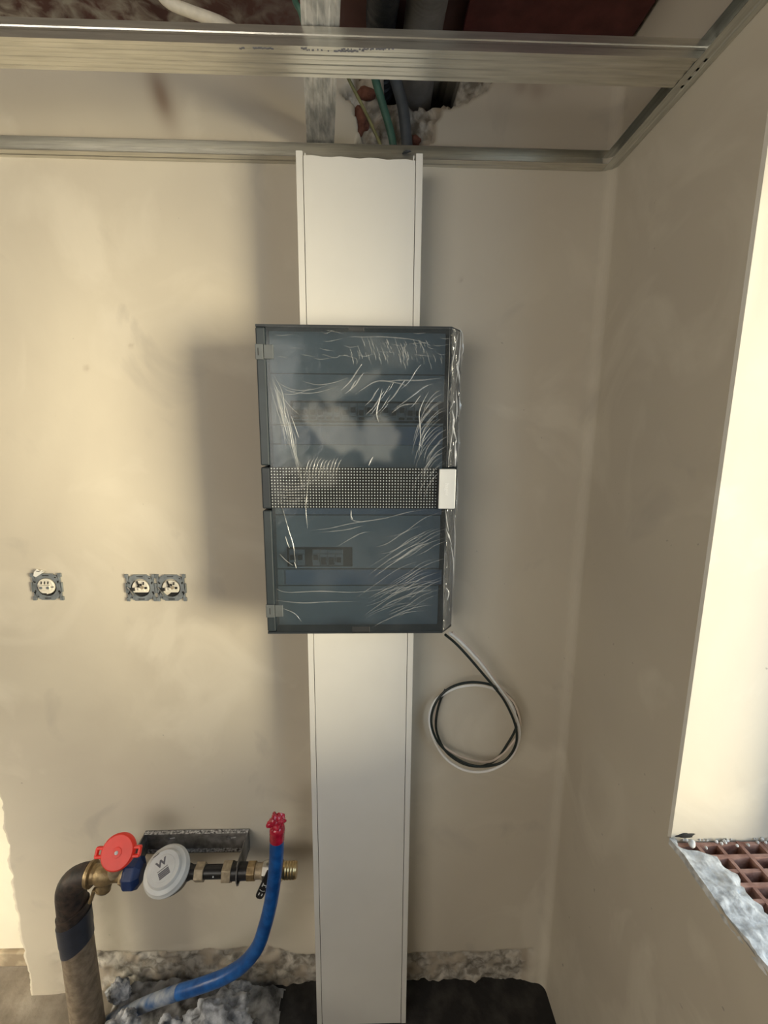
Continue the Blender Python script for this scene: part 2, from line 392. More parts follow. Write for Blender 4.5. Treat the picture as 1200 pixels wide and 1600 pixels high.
for (a, b, c, d, y) in ((554, 168, 574, 206, .016), (558, 136, 586, 151, .014), (638, 211, 657, 226, .012)):
    p, q = at(a, d, Y=y), at(c, b, Y=y)
    lo = lumpy('brick', ((p.x+q.x)/2, y+.006, (p.z+q.z)/2), ((q.x-p.x)/1.7, .012, (q.z-p.z)/1.7), M['oldbrick'], a, wall_back, .3, 3)
# recessed cream wall beyond the broken left end
mb = MB(); mb.box(-3.2, -.98, .09, .14, .058, SLAB_Z)
wl = struct(mb.build('wall_left', M['creamwall'], None))
mb = MB(); mb.box(-3.2, -.98, .078, .14, 0, .054); mb.build('plinth', M['barestone'], wl, bev=.004)

# right wall with its window opening, rounded inner corner
WY0, WY1, WZ0, WZ1, WT = -.424, -1.34, .992, 2.19, .34
mb = MB()
r = .026
arc = [(XR-r+r*math.sin(t), -r+r*math.cos(t)) for t in [math.pi/2*k/8 for k in range(9)]]
out = [(x, y-.0005) for x, y in arc]
vs = []; fs = []
zc = [0, WZ0, WZ1, SLAB_Z+.01]
for z in (0, SLAB_Z+.01): vs += [(x, y, z) for x, y in out]
n = len(out); fs = [(k, k+1, n+k+1, n+k) for k in range(n-1)]
mb.add(vs, fs)
def quad(a, b, c, d): mb.add([a, b, c, d], [(0, 1, 2, 3)])
yc = [-r-.0005, WY0+.004, WY1, -3.0]
quad((XR, yc[0], 0), (XR, yc[1], 0), (XR, yc[1], SLAB_Z+.01), (XR, yc[0], SLAB_Z+.01))
quad((XR, yc[2], 0), (XR, yc[3], 0), (XR, yc[3], SLAB_Z+.01), (XR, yc[2], SLAB_Z+.01))
quad((XR, yc[1], 0), (XR, yc[2], 0), (XR, yc[2], WZ0), (XR, yc[1], WZ0))
quad((XR, yc[1], WZ1), (XR, yc[2], WZ1), (XR, yc[2], SLAB_Z+.01), (XR, yc[1], SLAB_Z+.01))
# reveal with a softly rounded arris
quad((XR, WY0+.004, WZ0-.2), (XR+.004, WY0, WZ0-.2), (XR+.004, WY0, WZ1), (XR, WY0+.004, WZ1))
quad((XR+.004, WY0, WZ0-.2), (XR+WT, WY0, WZ0-.2), (XR+WT, WY0, WZ1), (XR+.004, WY0, WZ1))
quad((XR, WY1, WZ0-.2), (XR+WT, WY1, WZ0-.2), (XR+WT, WY1, WZ1), (XR, WY1, WZ1))
quad((XR, WY0, WZ1), (XR+WT, WY0, WZ1), (XR+WT, WY1, WZ1), (XR, WY1, WZ1))
quad((XR, WY0, WZ0-.16), (XR+WT, WY0, WZ0-.16), (XR+WT, WY1, WZ0-.16), (XR, WY1, WZ0-.16))
wall_right = struct(mb.build('wall_right', M['plaster2']))
# hollow clay blocks bared on the sill: open cells seen from above
CP, CQ, CW, CD = .040, .0250, .0062, .085
bx0, by0 = XR+.004, WY0-.004
for j in range(4):
    for i in range(2):
        x0, y1 = bx0+i*.168, by0-j*.215
        mb = MB(); X1, Y0 = x0+4*CP+CW, y1-(8*CQ)-CW
        top = WZ0-.004-(.002 if (i+j) % 2 else 0)
        for k in range(5):
            xx = x0+k*CP; mb.box(xx, xx+CW, Y0, y1, top-CD, top-rnd.random()*.003)
        for k in range(9):
            yy = y1-k*CQ; mb.box(x0, X1, yy-CW, yy, top-CD, top-.0005-rnd.random()*.004)
        mb.box(x0, X1, Y0, y1, top-CD-.006, top-CD)
        mb.build('brick', M['clay'], wall_right)
# ragged mortar bed left along the inner edge of the sill
def mortar():
    ys = np.arange(WY0-.002, WY1, -.004); us = np.linspace(0, 1, 34)
    Yg, U = np.meshgrid(ys, us, indexing='ij')
    d = np.clip((WY0-Yg), 0, None)
    wid = .012+.050*sstep(.015, .05, d)+.035*sstep(.06, .2, d)+(fbm(Yg*28, Yg*0, 81)-.5)*.035+(fbm(Yg*90, Yg*0, 83)-.5)*.012
    inner = (fbm(Yg*16, Yg*0+5, 85)-.5)*.012+(fbm(Yg*70, Yg*0+5, 86)-.5)*.006
    Xg = XR-.0012+np.maximum(inner, -.001)*1.0*sstep(.03, .2, d)+U*wid
    H = .003+(fbm(Xg*60, Yg*60, 87)-.5)*.010
    H = H-.014*(U > .96)-.012*(U < .001)+.003*(fbm(Xg*160, Yg*160, 88)-.5)
    H = np.where(U > .985, -.02, H)
    V = np.stack([Xg, Yg, WZ0+H], -1); n, m_ = Xg.shape; idx = np.arange(n*m_).reshape(n, m_)
    fs = np.stack([idx[:-1, :-1], idx[1:, :-1], idx[1:, 1:], idx[:-1, 1:]], -1).reshape(-1, 4)
    me = bpy.data.meshes.new('mortar_bed'); me.from_pydata(V.reshape(-1, 3).tolist(), [], fs.tolist()); me.materials.append(M['mortar'])
    return link('mortar_bed', me, wall_right, 50)
mortar()
q = at(1081, 1318, Z=WZ0+.004)
lumpy('pebble', (q.x, q.y, q.z), (.006, .006, .008), M['mortar'], 4, wall_right, .2, 2)
# gap above the sill joint, its darkness put in as a black lump
q = at(1071, 1303, Y=WY0)
lumpy('crack', (q.x, WY0, q.z-.003), (.017, .0022, .0045), M['dark'], 9, wall_right, .5, 3)

mb = MB()
for k in range(40):
    x = XR+.006+rnd.random()*.2; s_ = R0(.001, .0032); y = WY0-s_*.5-(rnd.random()**5)*.02
    mb.lathe([(-s_, s_*.4), (-s_*.3, s_), (s_*.5, s_*.8), (s_, s_*.2)], (x, y, WZ0-.004+s_*.4), (rnd.random()-.5, rnd.random()-.5, 1), 6)
stuff(mb.build('mortar_crumb', M['mortar'], wall_right))
# unseen window frame added at the outer edge of the opening to shade the reveal
wx0, wx1 = XR+.27, XR+.33
wf = None
for nm, b in (('shade_frame', (WY0-.085, WY0-.001, WZ0-.1, WZ1)), ('frame_post', (WY1+.001, WY1+.07, WZ0-.1, WZ1)), ('frame_rail', (WY1+.07, WY0-.085, WZ1-.07, WZ1)), ('frame_rail', (WY1+.07, WY0-.085, WZ0-.1, WZ0-.03))):
    mb = MB(); mb.box(wx0, wx1, *b); o = mb.build(nm, M['pvc'], wf, bev=.004)
    if wf is None: wf = struct(o)

# floor, slab, and the walls that close the room behind the camera
mb = MB(); mb.add([(-3.2, -3, 0), (XR, -3, 0), (XR, .1, 0), (-3.2, .1, 0)], [(0, 1, 2, 3)]); struct(mb.build('floor', M['floor']))
mb = MB(); mb.add([(-3.2, -3, SLAB_Z), (XR+.01, -3, SLAB_Z), (XR+.01, .14, SLAB_Z), (-3.2, .14, SLAB_Z)], [(0, 1, 2, 3)]); struct(mb.build('ceiling', M['slab']))
mb = MB(); mb.box(-3.2, XR, -3.05, -3, 0, SLAB_Z); struct(mb.build('wall_front', M['plaster2']))
mb = MB(); mb.box(-3.25, -3.2, -3, .14, 0, SLAB_Z); struct(mb.build('wall_side', M['plaster2']))

# ------------------------------------------------------------------ ceiling grid
ZB = 2.327
def ud_profile():     # cross-section in (depth from wall, z): U lying on its side, mouth to the room
    t = .0009; g = .0012
    return [(0, 0), (-.010, 0), (-.0115, g), (-.0155, g), (-.017, 0), (-.028, 0), (-.028, t), (-.0175, t), (-.016, t+g), (-.011, t+g), (-.0095, t), (-t, t),
            (-t, .009), (-t-g, .010), (-t-g, .016), (-t, .017), (-t, .027-t), (-.028, .027-t), (-.028, .027), (0, .027)]
mb = MB(); mb.prism([(y, z+ZB) for y, z in ud_profile()], 'X', -1.05, XR-.029)
tag(mb.build('perimeter_channel', M['galv']), 'galvanised U channel screwed along the back wall above the trunking', 'channel')
mb = MB(); mb.prism([(XR+y-.0005, z+ZB) for y, z in ud_profile()], 'Y', -2.2, -.001)
tag(mb.build('perimeter_channel', M['galv_y']), 'galvanised U channel running along the top of the right wall', 'channel')
def cd_profile(w=.060, h=.027):
    t = .0008; g = .0007; x = w/2
    out = [(-x+.012, h), (-x, h), (-x, h*.62), (-x+g, h*.55), (-x+g, h*.45), (-x, h*.38), (-x, 0)]
    for c in (-.018, 0, .018):
        out += [(c-.0055, 0), (c-.0035, g), (c+.0035, g), (c+.0055, 0)]
    out += [(x, 0), (x, h*.38), (x-g, h*.45), (x-g, h*.55), (x, h*.62), (x, h), (x-.012, h), (x-.012, h-t), (x-t, h-t), (x-t, h*.64), (x-g-t, h*.56), (x-g-t, h*.44), (x-t, h*.36), (x-t, t)]
    for c in (.018, 0, -.018):
        out += [(c+.0055, t), (c+.0035, g+t), (c-.0035, g+t), (c-.0055, t)]
    out += [(-x+t, t), (-x+t, h*.36), (-x+g+t, h*.44), (-x+g+t, h*.56), (-x+t, h*.64), (-x+t, h-t), (-x+.012, h-t)]
    return out
YC = -.270
mb = MB(); mb.prism([(y+YC, z+ZB+.0012) for y, z in cd_profile()], 'X', -1.35, XR-.004)
cdo = tag(thing('ceiling_channel', 'wide galvanised channel crossing the whole frame below the slab', 'channel', (-.4, YC, ZB)), 'wide galvanised channel crossing the whole frame below the slab', 'channel')
mb.build('profile', M['galv'], cdo)
mb = MB()
for (x0, x1, yy, dens) in ((374, 380, 75, .6), (392, 425, 75, .95), (467, 520, 78, .5), (470, 478, 75, .9), (520, 568, 79, .7), (530, 612, 76, .45)):
    x = x0
    while x < x1:
        w = 1.2+rnd.random()*2.2
        if rnd.random() < dens:
            p = at(x, yy+rnd.random()*1.6, Z=ZB+.0009); l = w*.0011; mb.box(p.x, p.x+l, p.y-.0006-rnd.random()*.0010, p.y+.0012, ZB+.0006, ZB+.00125)
        x += w
stuff(mb.build('printed_text', M['grey_print'], cdo))
p0, p1 = Vector((-.1135, -.036)), Vector((-.078, -.336))
u = (p1-p0).normalized(); ang = math.atan2(u.x, -u.y)
mb = MB(); prof = [(x, z) for x, z in cd_profile()]
mb.prism(prof, 'Y', -1.3, 0)
mb.v = [(-.1175+v[0]*math.cos(ang)-v[1]*math.sin(ang)*1, v[1]*math.cos(ang)-.012, v[2]+ZB+.0295) for v in mb.v]
tag(mb.build('ceiling_channel', M['galv_dust']), 'plaster-splashed galvanised channel running from the back wall towards the viewer', 'channel')
# pieces in the void
xL, xR_ = at(733, 0, Z=2.56).x, XR+.002
mb = MB()
mb.box(xL, xR_-.01, -1.6, -.005, 2.555, 2.566); mb.box((xL+xR_)/2-.005, (xL+xR_)/2+.005, -1.6, -.005, 2.566, SLAB_Z-.001)
tag(mb.build('steel_beam', M['redbeam'], bev=.002), 'dark red painted steel beam under the slab at the right', 'beam')
def corr(pts, r, pitch, amp):
    P = spline(pts, 40); L = [0]
    for i in range(1, len(P)): L.append(L[-1]+(P[i]-P[i-1]).length)
    return P, [r+amp*math.sin(2*math.pi*l/pitch) for l in L]
c = at(655, 112, Y=0)
P, R = corr([(c.x, .10, c.z+.01), (c.x-.002, -.02, c.z+.015), (c.x+.004, -.14, c.z+.04), (c.x+.012, -.35, 2.515), (c.x+.02, -.7, 2.525), (c.x+.03, -1.2, 2.525)], .040, .006, .0006)
mb = MB(); mb.tube(P, R, 20)
tag(mb.build('ventilation_hose', M['greytube'], None, 60), 'thick grey ribbed hose leaving the hole hacked in the back wall', 'hose')
P, R = corr([(c.x-.085, .10, c.z+.025), (c.x-.085, -.05, c.z+.045), (c.x-.080, -.25, 2.50), (c.x-.075, -.6, 2.52), (c.x-.06, -1.2, 2.52)], .030, .009, .0015)
mb = MB(); mb.tube(P, R, 18)
tag(mb.build('ventilation_hose', M['blackhose'], None, 60), 'black ribbed hose under the slab beside the thick grey hose', 'hose')
def cable(name, px, r, m, label, cat, n=10):
    mb = MB(); mb.tube(spline([at(a, b, Y=y) for a, b, y in px], 10), r, n)
    return tag(mb.build(name, m, None, 60), label, cat)
cable('cable', [(597, 232, -.002), (585, 205, -.010), (566, 165, -.026), (546, 126, -.05), (530, 90, -.09)], .0035, M['yg'], 'thin yellow-green cable slanting down to the back channel', 'cable')
cable('conduit', [(616, 236, 0), (610, 205, -.008), (597, 160, -.022), (586, 122, -.04), (576, 80, -.07)], .0085, M['green'], 'green conduit dropping behind the back channel, between two other cables', 'conduit')
cable('conduit', [(637, 240, 0), (634, 205, -.008), (629, 165, -.02), (618, 124, -.04), (605, 80, -.08)], .0125, M['greyhose'], 'dark grey conduit dropping behind the back channel, right of the green one', 'conduit')
cable('cable', [(236, -30, -.22), (262, 2, -.22), (298, 18, -.22), (346, 36, -.22), (390, 62, -.20)], .009, M['cream'], 'pale cable hanging across the plaster-smeared slab at the left', 'cable')
cable('cable', [(455, -20, -.22), (462, 4, -.22), (470, 20, -.22), (480, 60, -.2)], .005, M['green'], 'short green cable beside the splashed channel under the slab', 'cable')

# ------------------------------------------------------------------ trunking
DX0, DX1, DZ1, DY = -.161, .1035, 2.304, -.088
duct = thing('cable_trunking', 'tall ivory plastic cable trunking running down the wall behind the distribution board', 'trunking', (-.03, 0, 0))
LW = .0145
mb = MB()
mb.prism([(DX0, 0), (DX0, DY+.003), (DX0+.001, DY), (DX0+LW, DY), (DX0+LW, DY+.012), (DX0+LW-.003, DY+.012), (DX0+LW-.003, DY+.004), (DX0+.004, DY+.004), (DX0+.004, -.004),
          (DX1-.004, -.004), (DX1-.004, DY+.004), (DX1-LW+.003, DY+.004), (DX1-LW+.003, DY+.012), (DX1-LW, DY+.012), (DX1-LW, DY), (DX1-.001, DY), (DX1, DY+.003), (DX1, 0)], 'Z', 0, DZ1)
mb.build('trunking_base', M['pvc'], duct)
mb = MB(); ch = 12
topz = lambda k: DZ1-.009-.004*k/ch+.0015*math.sin(k*1.9)
x0, x1 = DX0+LW+.0016, DX1-LW-.0016
pts = [(x0+(x1-x0)*k/ch, topz(k)) for k in range(ch+1)]
mb.prism([(x0, .002)]+pts+[(x1, .002)], 'Y', DY-.0003, DY+.0022)
mb.build('trunking_cover', M['pvc'], duct)
for x in (x0+.002, x1-.0045):
    mb = MB(); mb.box(x, x+.0025, DY+.002, DY+.011, .01, DZ1-.003); mb.build('clip_rib', M['pvc'], duct)

# ------------------------------------------------------------------ distribution board
BX0, BX1, BXo, BZ0, BZ1 = -.2430, .1640, .193, 1.271, 1.950
FY, SY = -.150, -.108
board = thing('distribution_board', 'dark smoked-door electrical distribution board wrapped in crinkled clear film', 'fuse board', (-.03, -.09, BZ0))
t = .004
mb = MB()
mb.box(BX0, BXo, -.0895, -.0855, BZ0, BZ1)
mb.box(BX0, BX0+t, SY, -.0895, BZ0, BZ1); mb.box(BXo-t, BXo, SY, -.0895, BZ0, BZ1)
mb.box(BX0+t, BXo-t, SY, -.0895, BZ0, BZ0+t); mb.box(BX0+t, BXo-t, SY, -.0895, BZ1-t, BZ1)
# rear box reaching the wall either side of the trunking
mb.box(BX0+.02, DX0-.003, -.0895, -.0005, BZ0+.02, BZ1-.02); mb.box(DX1+.003, BXo-.02, -.0895, -.0005, BZ0+.02, BZ1-.02)
mb.build('enclosure', M['graphite'], board)
# inner panels, seen through the door
IY = -.112
def ipx(px, py): return at(px, py, Y=IY)
rows = [(514, 584), (585.5, 664), (665.5, 694), (695.5, 804), (805.5, 888), (889.5, 914), (915.5, 985)]
for i, (a, b) in enumerate(rows):
    z1, z0 = ipx(560, a).z, ipx(560, b).z
    mb = MB(); mb.box(BX0+.018, BX1-.006, IY, IY+.006, z0, z1)
    mb.build('inner_panel', M['panel'], board, bev=.0008)
for (a, b, c, d) in ((440, 668, 690, 694), (443, 786, 690, 803), (447, 890, 690, 913)):
    p, q = ipx(a, d), ipx(c, b)
    mb = MB(); mb.box(p.x, q.x, IY-.0022, IY, p.z, q.z); mb.build('label_strip', M['label'], board)
mb = MB(); bw = .0172
mb.box(-bw/2, bw/2, -.004, .003, -.019, .019); mb.box(-bw/2, bw/2, -.010, -.004, -.010, .010)
proto_b = mb.build('circuit_breaker', M['breaker'], board, bev=.0008)
mb = MB(); mb.box(-.005, .005, -.0165, -.010, -.008, .003); tog = mb.build('toggle', M['breaker_dark'], proto_b)
mb = MB(); mb.box(-.0065, .0065, -.0048, -.004, -.017, -.0115); wnd = mb.build('rating_mark', M['breaker_dark'], proto_b)
def breakers(px0, px1, py, skip=()):
    p, q = ipx(px0, py), ipx(px1, py); n = int((q.x-p.x)/.0178)
    mb = MB(); mb.box(p.x-.006, q.x+.004, IY-.0012, IY-.0002, p.z-.0235, p.z+.0235); mb.build('row_opening', M['dark'], board)
    for k in range(n):
        if k in skip: continue
        o = proto_b.copy(); COL.objects.link(o); o.location = (p.x+.009+k*.0178, IY-.004, p.z)
        for ch_ in (tog, wnd):
            c_ = ch_.copy(); COL.objects.link(c_); c_.parent = o
            if rnd.random() < .4: c_.location.z += .006
breakers(458, 690, 643); breakers(460, 690, 761, (7,)); breakers(453, 548, 870, (2,))
for ch_ in (tog, wnd, proto_b): bpy.data.objects.remove(ch_)
# door: smoked front with a sloping right edge
dx0 = BX0+.0215
prof = [(dx0, FY), (BX1, FY), (BXo-.002, SY-.006), (BXo-.002, SY), (BXo-.005, SY), (BXo-.005, SY-.005), (BX1-.0015, FY+.0032), (dx0, FY+.0032)]
mb = MB(); mb.prism(prof, 'Z', BZ0+.005, BZ1-.005)
door = mb.build('door', M['smoke'], board)
for z0, z1 in ((BZ0, BZ0+.0048), (BZ1-.0048, BZ1)):
    mb = MB(); mb.prism([(BX0+.001, FY-.0008), (BX1, FY-.0008), (BXo-.001, SY-.006), (BXo-.001, SY-.0005), (BX0+.001, SY-.0005)], 'Z', z0, z1)
    mb.build('door_rim', M['graphite'], board)
for a, b, c, d in ((545, 510, 569, 517), (550, 979, 578, 989)):
    p, q = at(a, d, Y=FY), at(c, b, Y=FY)
    mb = MB(); mb.box(p.x, q.x, FY-.001, FY+.012, p.z, q.z); mb.build('latch', M['breaker_dark'], door, bev=.001)
# hinge side
segs = [(BZ0+.005, at(415, 797, Y=FY).z-.001), (at(415, 795, Y=FY).z, at(415, 730, Y=FY).z), (at(415, 728, Y=FY).z+.001, BZ1-.005)]
for i, (z0, z1) in enumerate(segs):
    mb = MB(); mb.box(BX0, dx0-.0015, FY, SY-.0005, z0, z1); mb.build('hinge_strip', M['hinge'] if i != 1 else M['graphite'], board, bev=.003)
for a, b, c, d in ((399, 538, 427, 562), (419, 944, 442, 964)):
    p, q = at(a, d, Y=FY), at(c, b, Y=FY); hm = p.x+(q.x-p.x)*.46
    mb = MB(); mb.box(BX0-.0006, hm, FY-.004, FY+.0, p.z, q.z); h = mb.build('hinge', M['hinge_block'], board, bev=.0012)
    mb = MB(); mb.box(hm+.0008, q.x, FY-.0034, FY+.0005, p.z+.0015, q.z-.001); mb.build('hinge_leaf', M['hinge_block'], h, bev=.001)
    mb = MB(); mb.box(hm-.011, hm-.0095, FY-.0043, FY-.0035, p.z+.008, q.z-.008); mb.build('slot', M['dark'], h)
# perforated band across the door
p, q = at(424, 794, Y=FY), at(684, 731, Y=FY)
mb = MB(); mb.box(p.x, q.x, FY-.0006, FY-.0001, p.z, q.z); mb.build('band', M['band'], door)
mb = MB(); nx, nz = 57, 14; stx, stz = (q.x-p.x)/nx, (q.z-p.z)/nz
for i in range(nx):
    for j in range(nz):
        mb.lathe([(0, .0015), (.0003, .0015)], (p.x+(i+.5)*stx, FY-.0006, p.z+(j+.5)*stz), (0, -1, 0), 7)
stuff(mb.build('dot_grid', M['dot'], door))
p, q = at(685, 795, Y=FY-.009), at(713, 733, Y=FY-.009)
mb = MB(); mb.box(p.x, q.x, FY-.009, FY+.001, p.z, q.z); hp = mb.build('handle_plate', M['silver'], board, bev=.0016)
mb = MB(); mb.box(p.x-.003, p.x, FY-.004, FY, p.z-.002, q.z+.002); mb.build('handle_shadow_gap', M['graphite'], door)
text_mesh('lettering', 'hager', .0125, M['emboss'], ((p.x+q.x)/2-.001, FY-.0091, (p.z+q.z)/2-.001), (0, 0, -1), (0, -1, 0), hp, .0004)

# clear protective film: crinkled sheet over the front and round the sloping edge
def film():
    L1 = BX1-dx0; sl = math.hypot(BXo-BX1, SY-FY-.006); L2 = sl+.006
    us = np.concatenate([np.arange(0, L1, .002), np.arange(L1, L1+L2, .0016)]); zs = np.arange(BZ0+.006, BZ1-.002, .002)
    U, Z = np.meshgrid(us, zs, indexing='ij')
    side = np.clip((U-L1)/sl, 0, 1.15)
    ridg = lambda a, b, s: (1-np.abs(2*fbm(a, b, s, 3)-1))**3
    ca, sa = math.cos(.55), math.sin(.55)
    a1, b1 = U*ca+Z*sa, -U*sa+Z*ca
    h = .5*ridg(a1*14, b1*46, 91)+.5*ridg(U*30, Z*12, 95)
    h = (h-.2)*.0011*sstep(0, .02, U)
    hs = (ridg(U*70+Z*20, Z*26, 103)-.3)*.0045
    X = dx0+np.minimum(U, L1)+side*(BXo-BX1-.002); Y = np.full_like(U, FY-.0012)+side*(SY-.006-FY)
    on = U > L1
    Y = Y-np.where(on, np.abs(hs)*.6, np.abs(h)); X = X+np.where(on, np.abs(hs)*.8+np.where(side > 1, (side-1)*.02*np.sin(Z*60), 0), 0)
    # keep clear of the handle plate and raised hinge leaves
    wz, wx = (fbm(U*26, Z*26, 121)-.5)*.05, (fbm(U*26, Z*26, 125)-.5)*.05
    tow = lambda P_: [(at(a, b, Y=FY).x, at(a, b, Y=FY).z) for a, b in P_]
    haze = np.zeros_like(U)
    for poly, v in (([(490, 628), (520, 640), (545, 655), (570, 668), (592, 645), (605, 668), (622, 690), (612, 718), (575, 722), (540, 700), (510, 690), (480, 660)], .16),
                    ([(500, 620), (520, 600), (570, 580), (600, 575), (560, 615), (520, 640)], .10), ([(560, 530), (650, 535), (690, 560), (620, 570), (575, 560)], .05),
                    ([(420, 590), (470, 640), (480, 740), (440, 740), (425, 650)], .07), ([(480, 715), (530, 715), (530, 760), (470, 765)], .06),
                    ([(630, 600), (690, 590), (700, 640), (650, 640)], .05)):
        haze = np.maximum(haze, v*.75*inpoly(X+wx*.8, Z+wz*.8, tow(poly))*(.35+.9*fbm(X*30+Z*12, Z*16, 151)))
    haze = haze+.018*sstep(.5, .7, fbm(U*9, Z*9, 131))+np.where(on, .05*sstep(.4, .7, fbm(U*60, Z*20, 133)), 0)  # extra milkiness on the sloping edge paints in its sheen
    k = np.hanning(13)[1:-1]; k = k/k.sum()
    haze = np.apply_along_axis(lambda r_: np.convolve(r_, k, 'same'), 0, haze); haze = np.apply_along_axis(lambda r_: np.convolve(r_, k, 'same'), 1, haze)
    hp0, hp1 = at(682, 797, Y=FY), at(716, 731, Y=FY)
    cut = (X > hp0.x-.001) & (Z > hp0.z) & (Z < hp1.z) & (X < hp1.x+.004)
    n, m_ = X.shape; V = np.stack([X, Y, Z], -1).reshape(-1, 3); idx = np.arange(n*m_).reshape(n, m_)
    fs = np.stack([idx[:-1, :-1], idx[1:, :-1], idx[1:, 1:], idx[:-1, 1:]], -1)[~cut[:-1, :-1]]
    me = bpy.data.meshes.new('protective_film'); me.from_pydata(V.tolist(), [], fs.tolist()); me.materials.append(M['film']); me.materials.append(M['film_side'])
    me.polygons.foreach_set('material_index', (on[:-1, :-1][~cut[:-1, :-1]]).astype(np.int32))
    a = me.attributes.new('haze', 'FLOAT', 'POINT'); a.data.foreach_set('value', haze.reshape(-1).astype(np.float32))
    me.shade_smooth(); return link('protective_film', me, board)
flm = film()
# sharp folds of the film, each a tiny standing ridge whitened for its highlight
soft, hot = MB(), MB()
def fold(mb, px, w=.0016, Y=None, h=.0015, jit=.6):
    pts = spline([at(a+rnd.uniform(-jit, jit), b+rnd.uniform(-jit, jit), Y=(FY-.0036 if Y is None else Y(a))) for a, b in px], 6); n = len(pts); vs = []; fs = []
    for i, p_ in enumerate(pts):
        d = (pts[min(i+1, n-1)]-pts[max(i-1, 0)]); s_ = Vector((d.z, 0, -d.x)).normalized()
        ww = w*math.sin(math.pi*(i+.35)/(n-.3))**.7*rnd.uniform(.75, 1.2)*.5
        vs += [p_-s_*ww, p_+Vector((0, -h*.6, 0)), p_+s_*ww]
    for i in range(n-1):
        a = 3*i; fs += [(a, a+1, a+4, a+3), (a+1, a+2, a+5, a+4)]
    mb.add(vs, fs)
R_ = rnd.uniform
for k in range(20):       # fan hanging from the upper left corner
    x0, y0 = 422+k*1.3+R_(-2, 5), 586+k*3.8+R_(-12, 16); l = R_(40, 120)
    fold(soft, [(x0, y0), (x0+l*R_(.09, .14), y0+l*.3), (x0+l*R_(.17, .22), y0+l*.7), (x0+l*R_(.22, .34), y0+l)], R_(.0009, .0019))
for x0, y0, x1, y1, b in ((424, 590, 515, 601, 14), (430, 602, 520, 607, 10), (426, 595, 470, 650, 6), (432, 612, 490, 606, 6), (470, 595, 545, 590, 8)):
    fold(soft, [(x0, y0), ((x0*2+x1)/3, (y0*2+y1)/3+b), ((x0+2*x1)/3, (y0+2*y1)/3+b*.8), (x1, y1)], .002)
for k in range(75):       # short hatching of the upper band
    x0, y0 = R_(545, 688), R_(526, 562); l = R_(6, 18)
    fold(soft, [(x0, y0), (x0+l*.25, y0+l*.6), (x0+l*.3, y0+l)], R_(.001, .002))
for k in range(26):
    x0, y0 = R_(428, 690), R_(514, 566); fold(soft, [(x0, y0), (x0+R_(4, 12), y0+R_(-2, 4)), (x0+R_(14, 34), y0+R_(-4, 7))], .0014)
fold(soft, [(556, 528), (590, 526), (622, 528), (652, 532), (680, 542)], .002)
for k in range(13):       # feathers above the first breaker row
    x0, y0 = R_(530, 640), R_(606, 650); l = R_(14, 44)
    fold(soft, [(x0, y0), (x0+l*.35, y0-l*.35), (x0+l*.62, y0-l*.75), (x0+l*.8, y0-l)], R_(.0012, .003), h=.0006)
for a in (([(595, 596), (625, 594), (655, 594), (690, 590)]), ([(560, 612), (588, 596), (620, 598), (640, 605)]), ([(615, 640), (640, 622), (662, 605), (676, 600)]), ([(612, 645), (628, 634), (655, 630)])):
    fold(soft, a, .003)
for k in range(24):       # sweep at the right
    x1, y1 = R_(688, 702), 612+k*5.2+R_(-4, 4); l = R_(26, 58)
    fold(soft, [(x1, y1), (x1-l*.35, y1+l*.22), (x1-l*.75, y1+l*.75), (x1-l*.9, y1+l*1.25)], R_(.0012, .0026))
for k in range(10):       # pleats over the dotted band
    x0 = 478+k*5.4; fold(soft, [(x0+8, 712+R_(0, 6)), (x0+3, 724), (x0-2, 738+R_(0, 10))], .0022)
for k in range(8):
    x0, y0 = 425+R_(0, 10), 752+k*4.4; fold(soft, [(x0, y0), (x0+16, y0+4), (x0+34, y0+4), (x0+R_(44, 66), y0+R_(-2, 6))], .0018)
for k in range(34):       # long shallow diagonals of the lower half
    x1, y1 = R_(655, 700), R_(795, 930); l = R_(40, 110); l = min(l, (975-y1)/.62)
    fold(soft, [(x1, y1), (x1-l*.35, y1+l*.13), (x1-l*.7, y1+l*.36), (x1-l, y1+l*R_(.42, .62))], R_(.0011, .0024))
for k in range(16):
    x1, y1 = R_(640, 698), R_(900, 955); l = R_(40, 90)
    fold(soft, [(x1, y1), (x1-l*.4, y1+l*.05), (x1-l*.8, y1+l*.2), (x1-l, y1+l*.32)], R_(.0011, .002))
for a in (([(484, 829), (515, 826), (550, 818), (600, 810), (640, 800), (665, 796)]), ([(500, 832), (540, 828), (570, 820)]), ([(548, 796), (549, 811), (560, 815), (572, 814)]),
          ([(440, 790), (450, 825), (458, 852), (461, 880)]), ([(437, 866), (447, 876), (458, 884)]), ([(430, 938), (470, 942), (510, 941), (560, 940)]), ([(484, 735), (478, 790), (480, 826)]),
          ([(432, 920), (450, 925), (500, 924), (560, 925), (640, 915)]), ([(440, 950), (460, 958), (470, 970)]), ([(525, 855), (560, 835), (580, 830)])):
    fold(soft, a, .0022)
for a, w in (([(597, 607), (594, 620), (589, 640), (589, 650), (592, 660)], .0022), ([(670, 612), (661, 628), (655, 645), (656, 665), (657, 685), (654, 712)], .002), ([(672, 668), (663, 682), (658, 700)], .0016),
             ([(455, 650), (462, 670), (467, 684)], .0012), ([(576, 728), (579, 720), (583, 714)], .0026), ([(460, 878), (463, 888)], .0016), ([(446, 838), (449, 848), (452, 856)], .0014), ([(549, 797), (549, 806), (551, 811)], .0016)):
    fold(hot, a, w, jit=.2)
side_y = lambda a: FY-.010+max(0, min(1, (a-701)/20))*(SY-FY)*.8
